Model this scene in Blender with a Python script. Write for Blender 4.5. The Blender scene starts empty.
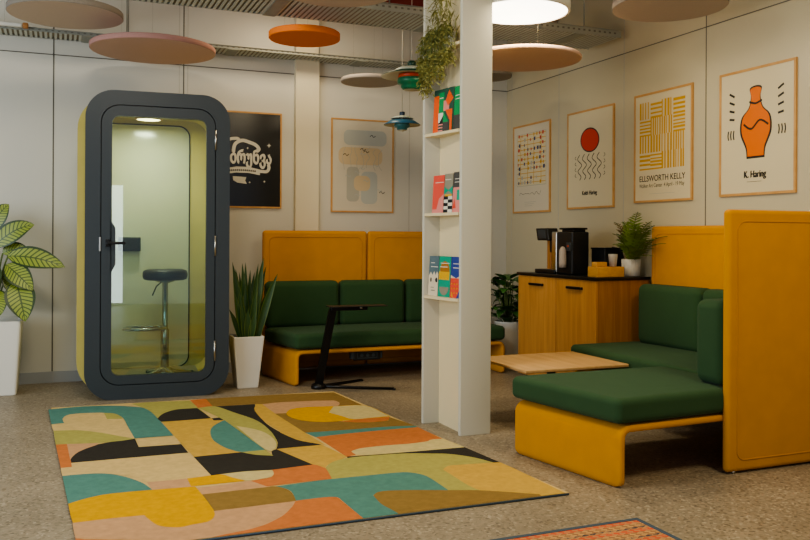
import bpy, bmesh, math, random
from mathutils import Vector, Matrix
PI = math.pi
rnd = random.Random(7)
scene = bpy.context.scene
COL = scene.collection

# ------------------------------------------------------------------ materials
def lin(c):
    return tuple((v/255/12.92 if v/255 <= .04045 else ((v/255+.055)/1.055)**2.4) for v in c) + (1,)

def mat(name, rgb, rough=.6, metal=0, var=0, vscale=30, bump=0, bscale=200, spec=.5, stretch=None, emit=None, estr=0, coat=0):
    m = bpy.data.materials.new(name); m.use_nodes = True
    nt = m.node_tree; N = nt.nodes; L = nt.links
    b = N['Principled BSDF']
    b.inputs['Base Color'].default_value = lin(rgb)
    b.inputs['Roughness'].default_value = rough
    b.inputs['Metallic'].default_value = metal
    b.inputs['Specular IOR Level'].default_value = spec
    if coat: b.inputs['Coat Weight'].default_value = coat; b.inputs['Coat Roughness'].default_value = .05
    if emit:
        b.inputs['Emission Color'].default_value = lin(emit); b.inputs['Emission Strength'].default_value = estr
    if var or bump:
        tc = N.new('ShaderNodeTexCoord'); mp = N.new('ShaderNodeMapping')
        L.new(tc.outputs['Object'], mp.inputs['Vector'])
        if stretch: mp.inputs['Scale'].default_value = stretch
    if var:
        no = N.new('ShaderNodeTexNoise'); no.inputs['Scale'].default_value = vscale; no.inputs['Detail'].default_value = 4
        L.new(mp.outputs[0], no.inputs['Vector'])
        mx = N.new('ShaderNodeMix'); mx.data_type = 'RGBA'
        c = lin(rgb)
        mx.inputs[6].default_value = tuple(max(0, v*(1-var)) for v in c[:3]) + (1,)
        mx.inputs[7].default_value = tuple(min(1, v*(1+var)) for v in c[:3]) + (1,)
        L.new(no.outputs['Fac'], mx.inputs[0]); L.new(mx.outputs[2], b.inputs['Base Color'])
    if bump:
        n2 = N.new('ShaderNodeTexNoise'); n2.inputs['Scale'].default_value = bscale; n2.inputs['Detail'].default_value = 2
        L.new(tc.outputs['Object'], n2.inputs['Vector'])
        bp = N.new('ShaderNodeBump'); bp.inputs['Strength'].default_value = bump; bp.inputs['Distance'].default_value = .003
        L.new(n2.outputs['Fac'], bp.inputs['Height']); L.new(bp.outputs[0], b.inputs['Normal'])
    return m

M = {}
def fabric(name, rgb):
    m = mat(name, rgb, .9, 0, .10, 9, 0, spec=.2)
    nt = m.node_tree; N = nt.nodes; L = nt.links; b = N['Principled BSDF']
    tc = N.new('ShaderNodeTexCoord')
    w1 = N.new('ShaderNodeTexWave'); w1.bands_direction = 'Z'; w1.inputs['Scale'].default_value = 90; w1.inputs['Distortion'].default_value = 1.5
    w2 = N.new('ShaderNodeTexWave'); w2.bands_direction = 'DIAGONAL'; w2.inputs['Scale'].default_value = 88; w2.inputs['Distortion'].default_value = 1.5
    L.new(tc.outputs['Object'], w1.inputs['Vector']); L.new(tc.outputs['Object'], w2.inputs['Vector'])
    ad = N.new('ShaderNodeMath'); ad.operation = 'ADD'
    L.new(w1.outputs['Fac'], ad.inputs[0]); L.new(w2.outputs['Fac'], ad.inputs[1])
    bp = N.new('ShaderNodeBump'); bp.inputs['Strength'].default_value = .25; bp.inputs['Distance'].default_value = .002
    L.new(ad.outputs[0], bp.inputs['Height']); L.new(bp.outputs[0], b.inputs['Normal'])
    b.inputs['Sheen Weight'].default_value = .05; b.inputs['Sheen Roughness'].default_value = .5
    return m

def floor_mat():
    m = bpy.data.materials.new('speckled_vinyl'); m.use_nodes = True
    nt = m.node_tree; N = nt.nodes; L = nt.links; b = N['Principled BSDF']
    tc = N.new('ShaderNodeTexCoord')
    v = N.new('ShaderNodeTexVoronoi'); v.inputs['Scale'].default_value = 88
    L.new(tc.outputs['Object'], v.inputs['Vector'])
    sx = N.new('ShaderNodeSeparateColor'); L.new(v.outputs['Color'], sx.inputs[0])
    cr = N.new('ShaderNodeValToRGB'); e = cr.color_ramp
    e.interpolation = 'CONSTANT'
    stops = [(0, (128,116,97)), (.14, (146,134,114)), (.45, (153,140,120)), (.7, (140,128,109)), (.88, (172,159,138)), (.96, (112,101,84))]
    e.elements[0].position = 0; e.elements[0].color = lin(stops[0][1])
    e.elements[1].position = stops[1][0]; e.elements[1].color = lin(stops[1][1])
    for p, c in stops[2:]:
        el = e.elements.new(p); el.color = lin(c)
    L.new(sx.outputs[0], cr.inputs[0])
    n = N.new('ShaderNodeTexNoise'); n.inputs['Scale'].default_value = 2.2; n.inputs['Detail'].default_value = 5
    L.new(tc.outputs['Object'], n.inputs['Vector'])
    mr = N.new('ShaderNodeMapRange'); mr.inputs[1].default_value = .3; mr.inputs[2].default_value = .7; mr.inputs[3].default_value = .86; mr.inputs[4].default_value = 1.08
    L.new(n.outputs['Fac'], mr.inputs[0])
    mx = N.new('ShaderNodeMix'); mx.data_type = 'RGBA'; mx.blend_type = 'MULTIPLY'; mx.inputs[0].default_value = 1
    L.new(cr.outputs[0], mx.inputs[6]); L.new(mr.outputs[0], mx.inputs[7])
    L.new(mx.outputs[2], b.inputs['Base Color'])
    b.inputs['Roughness'].default_value = .42; b.inputs['Specular IOR Level'].default_value = .35
    return m

def wood(name, c1, c2, scale=1.0, stretch=(18, 18, 1.2), rough=.45):
    m = bpy.data.materials.new(name); m.use_nodes = True
    nt = m.node_tree; N = nt.nodes; L = nt.links; b = N['Principled BSDF']
    tc = N.new('ShaderNodeTexCoord'); mp = N.new('ShaderNodeMapping'); mp.inputs['Scale'].default_value = stretch
    L.new(tc.outputs['Object'], mp.inputs['Vector'])
    n = N.new('ShaderNodeTexNoise'); n.inputs['Scale'].default_value = scale*1.6; n.inputs['Detail'].default_value = 6; n.inputs['Distortion'].default_value = .6
    L.new(mp.outputs[0], n.inputs['Vector'])
    cr = N.new('ShaderNodeValToRGB'); cr.color_ramp.elements[0].position = .3; cr.color_ramp.elements[1].position = .72
    cr.color_ramp.elements[0].color = lin(c1); cr.color_ramp.elements[1].color = lin(c2)
    L.new(n.outputs['Fac'], cr.inputs[0]); L.new(cr.outputs[0], b.inputs['Base Color'])
    b.inputs['Roughness'].default_value = rough
    return m

def glass_mat(name, tint, gloss_rough=.02, f0=.09):
    m = bpy.data.materials.new(name); m.use_nodes = True
    nt = m.node_tree; N = nt.nodes; L = nt.links
    N.remove(N['Principled BSDF']); out = N['Material Output']
    t = N.new('ShaderNodeBsdfTransparent'); t.inputs[0].default_value = lin(tint)
    g = N.new('ShaderNodeBsdfGlossy'); g.inputs['Roughness'].default_value = gloss_rough; g.inputs['Color'].default_value = (1,1,1,1)
    lw = N.new('ShaderNodeFresnel'); lw.inputs[0].default_value = 1.55
    mu = N.new('ShaderNodeMath'); mu.operation = 'ADD'; mu.inputs[1].default_value = f0-.04
    L.new(lw.outputs[0], mu.inputs[0])
    mx = N.new('ShaderNodeMixShader'); L.new(mu.outputs[0], mx.inputs[0]); L.new(t.outputs[0], mx.inputs[1]); L.new(g.outputs[0], mx.inputs[2])
    L.new(mx.outputs[0], out.inputs[0])
    return m

def leaf_mat(name, edge, mid, vein, stripes=9, sharp=.5, rough=.4):
    """leaf with a lighter blade, dark rim, midrib and side veins from its UVs"""
    m = bpy.data.materials.new(name); m.use_nodes = True
    nt = m.node_tree; N = nt.nodes; L = nt.links; b = N['Principled BSDF']
    uv = N.new('ShaderNodeUVMap'); sp = N.new('ShaderNodeSeparateXYZ'); L.new(uv.outputs[0], sp.inputs[0])
    def math_(op, a, bb=None, v=None):
        n = N.new('ShaderNodeMath'); n.operation = op; L.new(a, n.inputs[0])
        if bb is not None: L.new(bb, n.inputs[1])
        if v is not None: n.inputs[1].default_value = v
        return n.outputs[0]
    u = math_('ABSOLUTE', math_('SUBTRACT', sp.outputs[0], v=.5)); u = math_('MULTIPLY', u, v=2)   # 0 midrib, 1 rim
    ph = math_('MULTIPLY', math_('SUBTRACT', sp.outputs[1], math_('MULTIPLY', u, v=.16)), v=stripes)
    st = math_('FRACT', ph)
    band = math_('COMPARE', st, v=.0); nb = band.node; nb.inputs[1].default_value = .15; nb.inputs[2].default_value = .17
    rim = math_('GREATER_THAN', u, v=.80); mid_ = math_('LESS_THAN', u, v=.06)
    dk = math_('MAXIMUM', band, mid_)
    mx = N.new('ShaderNodeMix'); mx.data_type = 'RGBA'; mx.inputs[6].default_value = lin(mid); mx.inputs[7].default_value = lin(vein)
    L.new(math_('MULTIPLY', dk, v=sharp), mx.inputs[0])
    m2 = N.new('ShaderNodeMix'); m2.data_type = 'RGBA'; L.new(mx.outputs[2], m2.inputs[6]); m2.inputs[7].default_value = lin(edge)
    L.new(rim, m2.inputs[0]); L.new(m2.outputs[2], b.inputs['Base Color'])
    b.inputs['Roughness'].default_value = rough
    b.inputs['Transmission Weight'].default_value = 0
    return m

M['wall'] = mat('wall_panel', (206,203,191), .38, 0, .025, 1.3, spec=.4)
M['wall_r'] = mat('wall_panel_right', (194,184,156), .34, 0, .03, 1.2, spec=.45)
M['ceil'] = mat('ceiling_paint', (205,200,186), .8)
M['floor'] = floor_mat()
M['seam'] = mat('seam_dark', (104,100,90), .8)  # plain dark grey for the panel joints and tray slots
M['seam_f'] = mat('seam_faint', (182,178,166), .7)
M['cream'] = mat('cream_paint', (222,212,186), .6, 0, .03, 3)
M['base'] = mat('skirting_grey', (164,166,166), .35)
M['red'] = mat('red_steel', (118,30,22), .6)
M['galv'] = mat('galvanised_steel', (146,148,138), .45, .2, .12, 12)
M['galv_l'] = mat('galvanised_light', (196,198,186), .5, .1, .1, 12)
M['galv_d'] = mat('galvanised_beige', (158,146,122), .6, .1)  # beige tone of the tray cover sheet, booth floor and drip grid
M['slate'] = mat('slate_lacquer', (52,60,65), .42, 0, .03, 20)
M['gap'] = mat('gap_black', (14,15,16), .8)
M['mustard'] = fabric('mustard_felt', (186,173,100))
M['mustard_in'] = fabric('mustard_lining', (204,186,120))
M['steel'] = mat('satin_steel', (200,198,190), .28, 1)
M['chrome'] = mat('chrome', (196,204,212), .22, .75)
M['blackm'] = mat('black_metal', (20,20,21), .35, .2)
M['blackp'] = mat('black_plastic', (24,25,26), .4)
M['leather'] = mat('black_leather', (26,26,26), .45, bump=.2, bscale=120)
M['glass'] = glass_mat('door_glass', (232,246,238), .01, .05)
M['bpane'] = mat('booth_back_pane', (208,205,184), .16, 0, .03, 2, spec=.6)
M['lampw'] = mat('lamp_diffuser', (255,240,210), .5, emit=(255,226,170), estr=9)
M['led'] = mat('led_diffuser', (255,250,238), .5, emit=(255,246,226), estr=7)
M['white'] = mat('white_paint', (226,224,212), .45)
M['whiteg'] = mat('white_glaze', (222,219,208), .35)
M['bookboard'] = mat('white_board', (206,203,186), .5)
M['boardw'] = mat('warm_board', (224,208,168), .5)
M['yellow'] = fabric('yellow_wool', (202,140,30))
M['piping'] = mat('yellow_piping', (190,130,18), .8)
M['green'] = fabric('green_wool', (52,80,50))
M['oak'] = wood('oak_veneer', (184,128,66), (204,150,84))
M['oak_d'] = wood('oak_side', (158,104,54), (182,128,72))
M['ash'] = wood('ash_top', (186,148,98), (206,170,120), stretch=(14, 1.2, 14))
M['frame'] = wood('light_oak_frame', (190,142,82), (206,160,102), stretch=(6, 6, 6))
M['box'] = wood('oak_box', (200,148,70), (220,170,92), stretch=(3, 12, 12))
M['top'] = mat('black_laminate', (28,28,28), .3)
M['soil'] = mat('soil', (48,38,28), .95)
M['stem'] = mat('green_stem', (88,104,50), .6)
M['dief'] = leaf_mat('variegated_leaf', (44,66,28), (140,154,60), (48,72,30), 11, .9)
M['snake'] = leaf_mat('snake_plant_leaf', (96,116,54), (44,76,38), (66,98,56), 17, .8)
M['dark_leaf'] = mat('dark_leaf', (62,106,48), .35, 0, .3, 14)
M['fern'] = mat('fern_leaf', (124,146,58), .6, 0, .3, 9)
M['fern_r'] = mat('fern_reddish', (112,92,52), .6, 0, .3, 9)
M['trail'] = mat('trailing_leaf', (146,144,78), .6, 0, .35, 11)
M['ink'] = mat('black_ink', (28,26,24), .5)
M['paper'] = mat('poster_paper', (212,199,166), .3)
M['paper2'] = mat('poster_paper_white', (208,198,176), .3)
M['bposter'] = mat('black_print', (30,29,26), .2, spec=.6)
M['chalk'] = mat('chalk_white', (205,202,190), .5)
M['print_pale'] = mat('pale_print', (206,198,180), .3, 0, .05, 3)
for n, c in dict(p_grey=(176,174,162), p_sand=(206,186,152), p_blue=(180,184,178), p_yel=(206,158,34), p_org=(222,112,32), p_red=(196,56,44), p_nblue=(60,70,110),
                 p_lemon=(206,184,104), b_org=(236,96,38), b_green=(30,146,84), b_dgreen=(46,86,70), b_pink=(224,140,130), b_white=(222,216,200), b_black=(34,32,32), b_coral=(230,84,66),
                 b_grey=(146,140,120), b_teal=(24,158,126), b_slate=(92,112,118), b_brown=(166,110,32), b_gold=(222,172,26), b_navy=(48,66,142), b_red=(226,80,56), b_char=(74,72,68), b_cream=(220,206,176)).items():
    M[n] = mat(n, c, .4)
for n, c in dict(teal=(88,132,122), olive=(166,160,92), tan=(204,178,122), dark=(58,55,50), gold=(196,160,80), bright=(208,158,28), rust=(192,118,70), peach=(192,152,114), brown=(140,114,66), cream=(198,182,128)).items():
    M['rug_'+n] = mat('rug_'+n, c, .95, 0, .2, 30, .6, 300, spec=.1)
M['rug_edge'] = mat('rug_binding', (70,86,100), .9)
for n, c in dict(d_pink=(204,172,154), d_grey=(150,142,132), d_beige=(200,180,160), d_orange=(230,128,58), d_mauve=(180,168,156), d_rim=(184,142,132)).items():
    M[n] = mat(n, c, .95, 0, .05, 60, .2, 300, spec=.1)
M['l_green'] = mat('lamp_green', (28,112,76), .35); M['l_dgreen'] = mat('lamp_dark_green', (22,66,48), .35)
M['l_blue'] = mat('lamp_blue', (44,96,124), .35); M['l_teal'] = mat('lamp_teal', (60,120,122), .35); M['l_navy'] = mat('lamp_navy', (30,50,72), .35)
M['l_cream'] = mat('lamp_cream', (214,204,170), .5); M['l_red'] = mat('lamp_red', (200,74,36), .4); M['l_pale'] = mat('lamp_pale', (178,186,172), .45)
M['cord'] = mat('cord_grey', (200,196,180), .6)

# ------------------------------------------------------------------ mesh builder
class MB:
    def __init__(s): s.bm = bmesh.new(); s.ms = []; s.uv = None
    def mi(s, k):
        if k not in s.ms: s.ms.append(k)
        return s.ms.index(k)
    def grid(s, rows, k, closed_u=False, smooth=True, uvs=None):
        """rows of points -> quads"""
        mi = s.mi(k)
        if uvs and s.uv is None: s.uv = s.bm.loops.layers.uv.new('UVMap')
        V = [[s.bm.verts.new(p) for p in r] for r in rows]
        n = len(V[0])
        for i in range(len(V)-1):
            for j in range(n if closed_u else n-1):
                j2 = (j+1) % n
                try: f = s.bm.faces.new((V[i][j], V[i][j2], V[i+1][j2], V[i+1][j]))
                except ValueError: continue
                f.material_index = mi; f.smooth = smooth
                if uvs:
                    for l, (a, b) in zip(f.loops, ((i,j),(i,j2),(i+1,j2),(i+1,j))): l[s.uv].uv = uvs[a][b]
        return V
    def poly(s, pts, k, smooth=False):
        f = s.bm.faces.new([s.bm.verts.new(p) for p in pts]); f.material_index = s.mi(k); f.smooth = smooth; return f
    def rbox(s, lo, hi, r, k, n=3, fn=None, crown=0, crown_axis=2, seg=0):
        """box with rounded edges; seg adds inner grid lines for a crowned (stuffed) face"""
        c = [(a+b)/2 for a, b in zip(lo, hi)]; h = [abs(b-a)/2 for a, b in zip(lo, hi)]
        r = min(r, min(h)*.999)
        def samples(a):
            e = [r*math.tan(PI/4*q/n) for q in range(n+1)]
            left = [-(a-r)-v for v in reversed(e)]; right = [a-r+v for v in e]
            mid = [left[-1] + (right[0]-left[-1])*q/(seg+1) for q in range(1, seg+1)] if seg else []
            return left + mid + right
        def mp(p):
            q = [max(-(h[i]-r), min(h[i]-r, p[i])) for i in range(3)]
            d = [p[i]-q[i] for i in range(3)]; l = math.sqrt(sum(v*v for v in d)) or 1
            o = [q[i] + d[i]/l*r for i in range(3)]
            if crown:
                a = crown_axis; w = 1
                for i in range(3):
                    if i != a: w *= max(0, 1-(o[i]/h[i])**2)
                o[a] += crown*w*(1 if o[a] > 0 else -1)*min(1, abs(o[a])/h[a])
            o = [o[i]+c[i] for i in range(3)]
            return fn(o) if fn else o
        for ax in range(3):
            u, v = (ax+1) % 3, (ax+2) % 3
            su, sv = samples(h[u]), samples(h[v])
            for sg in (-1, 1):
                rows = []
                for a in su:
                    row = []
                    for b in sv:
                        p = [0,0,0]; p[ax] = sg*h[ax]; p[u] = a; p[v] = b
                        row.append(mp(p))
                    rows.append(row if sg < 0 else row[::-1])
                s.grid(rows, k)
        return s
    def box(s, lo, hi, k, fn=None):
        P = [(x,y,z) for z in (lo[2],hi[2]) for y in (lo[1],hi[1]) for x in (lo[0],hi[0])]
        if fn: P = [fn(p) for p in P]
        V = [s.bm.verts.new(p) for p in P]; mi = s.mi(k)
        for f in ((0,2,3,1),(4,5,7,6),(0,1,5,4),(2,6,7,3),(0,4,6,2),(1,3,7,5)):
            s.bm.faces.new([V[i] for i in f]).material_index = mi
        return s
    def tube(s, path, r, k, seg=10, cap=True, closed=False):
        path = [Vector(p) for p in path]; rows = []; n = len(path); prev = None
        for i, p in enumerate(path):
            if closed: t = path[(i+1) % n]-path[i-1]
            else: t = path[min(i+1, n-1)]-path[max(i-1, 0)]
            t = t.normalized() if t.length else Vector((0,0,1))
            if prev is None:
                a = Vector((0,0,1)) if abs(t.z) < .9 else Vector((1,0,0))
                x = t.cross(a).normalized()
            else:
                x = (prev - t*prev.dot(t)).normalized()
            prev = x; y = t.cross(x)
            rr = r[i] if isinstance(r, (list, tuple)) else r
            rows.append([p + x*rr*math.cos(2*PI*j/seg) + y*rr*math.sin(2*PI*j/seg) for j in range(seg)])
        if closed: rows.append(rows[0])
        s.grid(rows, k, closed_u=True)
        if cap and not closed:
            s.poly(rows[0][::-1], k); s.poly(rows[-1], k)
        return s
    def lathe(s, prof, c, k, seg=36, sx=1, sy=1, caps=True):
        """prof: (radius, z[, material]) rings; sharp profile points may be doubled"""
        rows = [[(c[0]+q[0]*sx*math.cos(2*PI*j/seg), c[1]+q[0]*sy*math.sin(2*PI*j/seg), c[2]+q[1]) for j in range(seg)] for q in prof]
        for i in range(len(rows)-1):
            kk = prof[i+1][2] if len(prof[i+1]) > 2 else k
            s.grid([rows[i], rows[i+1]], kk, closed_u=True)
        if caps:
            if prof[0][0] > 1e-6: s.poly(rows[0][::-1], prof[0][2] if len(prof[0]) > 2 else k)
            if prof[-1][0] > 1e-6: s.poly(rows[-1], prof[-1][2] if len(prof[-1]) > 2 else k)
        return s
    def prism(s, loop, w0, w1, fn, k, side=None):
        """2D loop (u,v) extruded from w0 to w1 through fn(u,v,w)"""
        a = [fn(u,v,w0) for u,v in loop]; b = [fn(u,v,w1) for u,v in loop]
        s.poly(a[::-1], k); s.poly(b, k)
        s.grid([a, b], side or k, closed_u=True, smooth=False)
        return s
    def ring(s, lo, li, w0, w1, fn, k):
        R = [[fn(u,v,w0) for u,v in li], [fn(u,v,w0) for u,v in lo], [fn(u,v,w1) for u,v in lo], [fn(u,v,w1) for u,v in li], [fn(u,v,w0) for u,v in li]]
        for i in range(4): s.grid(R[i:i+2], k, closed_u=True, smooth=False)
        return s
    def leaf(s, path, width, k, up=(0,0,1), nu=5, fold=.25, prof=None):
        """blade along a path; width profile peaks mid way; slight V fold"""
        path = [Vector(p) for p in path]; n = len(path); rows = []; uvs = []
        for i, p in enumerate(path):
            t = (path[min(i+1, n-1)]-path[max(i-1, 0)]).normalized()
            sd = t.cross(Vector(up)); sd = sd.normalized() if sd.length > 1e-4 else Vector((1,0,0))
            nn = sd.cross(t).normalized()
            v = i/(n-1)
            w = width*(prof(v) if prof else math.sin(PI*min(1, v**.8*.97+.03))**.8)*.5
            row = []; ur = []
            for j in range(nu):
                a = j/(nu-1)*2-1
                row.append(p + sd*w*a + nn*w*fold*abs(a)); ur.append((j/(nu-1), v))
            rows.append(row); uvs.append(ur)
        s.grid(rows, k, uvs=uvs)
        return s
    def build(s, name, parent=None, local=False):
        me = bpy.data.meshes.new(name)
        bmesh.ops.remove_doubles(s.bm, verts=s.bm.verts, dist=1e-5)
        bmesh.ops.recalc_face_normals(s.bm, faces=s.bm.faces)
        if parent is not None and not local:
            L = wloc(parent)
            for v in s.bm.verts: v.co -= L
        for v in s.bm.verts: v.co = (round(v.co.x, 6), round(v.co.y, 6), round(v.co.z, 6))
        s.bm.to_mesh(me); s.bm.free()
        for k in s.ms: me.materials.append(M[k])
        o = bpy.data.objects.new(name, me); COL.objects.link(o)
        if parent is not None: o.parent = parent
        return o

def wloc(o):
    L = Vector((0,0,0))
    while o is not None: L = L + Vector(o.location); o = o.parent
    return L
def tag(o, label=None, cat=None, group=None, kind=None):
    if label: o['label'] = label
    if cat: o['category'] = cat
    if group: o['group'] = group
    if kind: o['kind'] = kind
    return o
def thing(name, label, cat, loc, rot=0, group=None):
    e = bpy.data.objects.new(name, None); COL.objects.link(e)
    e.location = loc; e.rotation_euler = (0,0,rot); e.empty_display_size = .1
    return tag(e, label, cat, group)
def struct(mb, name): return tag(mb.build(name), kind='structure')
def rrect(u0, u1, v0, v1, r, n=8):
    P = []
    for cx, cy, a0 in ((u1-r, v0+r, -PI/2), (u1-r, v1-r, 0), (u0+r, v1-r, PI/2), (u0+r, v0+r, PI)):
        for i in range(n+1):
            a = a0 + PI/2*i/n; P.append((cx+r*math.cos(a), cy+r*math.sin(a)))
    return P
def quadmap(A, B, C, D, x0, x1, y0, y1):
    """maps the plan rectangle x0..x1, y0..y1 onto corners A (x0,y0) B (x1,y0) C (x1,y1) D (x0,y1)"""
    def f(p):
        u = (p[0]-x0)/(x1-x0); v = (p[1]-y0)/(y1-y0)
        q = [(1-u)*(1-v)*a + u*(1-v)*b + u*v*c + (1-u)*v*d for a, b, c, d in zip(A, B, C, D)]
        return (q[0], q[1], p[2])
    return f
def bez(p0, p1, p2, n=8):
    p0, p1, p2 = Vector(p0), Vector(p1), Vector(p2)
    return [p0*(1-t)**2 + p1*2*t*(1-t) + p2*t*t for t in [i/(n-1) for i in range(n)]]
def text_polys(txt, size, align='LEFT'):
    cu = bpy.data.curves.new('lettering', 'FONT'); cu.body = txt; cu.size = size; cu.align_x = align
    ob = bpy.data.objects.new('lettering', cu); COL.objects.link(ob)
    bpy.context.view_layer.update()
    ev = ob.evaluated_get(bpy.context.evaluated_depsgraph_get()); me = ev.to_mesh()
    out = [[(me.vertices[i].co.x, me.vertices[i].co.y) for i in p.vertices] for p in me.polygons]
    ev.to_mesh_clear(); bpy.data.objects.remove(ob); bpy.data.curves.remove(cu)
    return out
def put_text(mb, txt, size, u, v, w, fn, k, align='LEFT', width=None):
    P = text_polys(txt, size, align)
    if not P: return
    xs = [x for q in P for x, y in q]
    sc = width/(max(xs)-min(xs)) if width else 1
    for q in P: mb.poly([fn(u+x*sc, v+y, w) for x, y in q], k)
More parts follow.
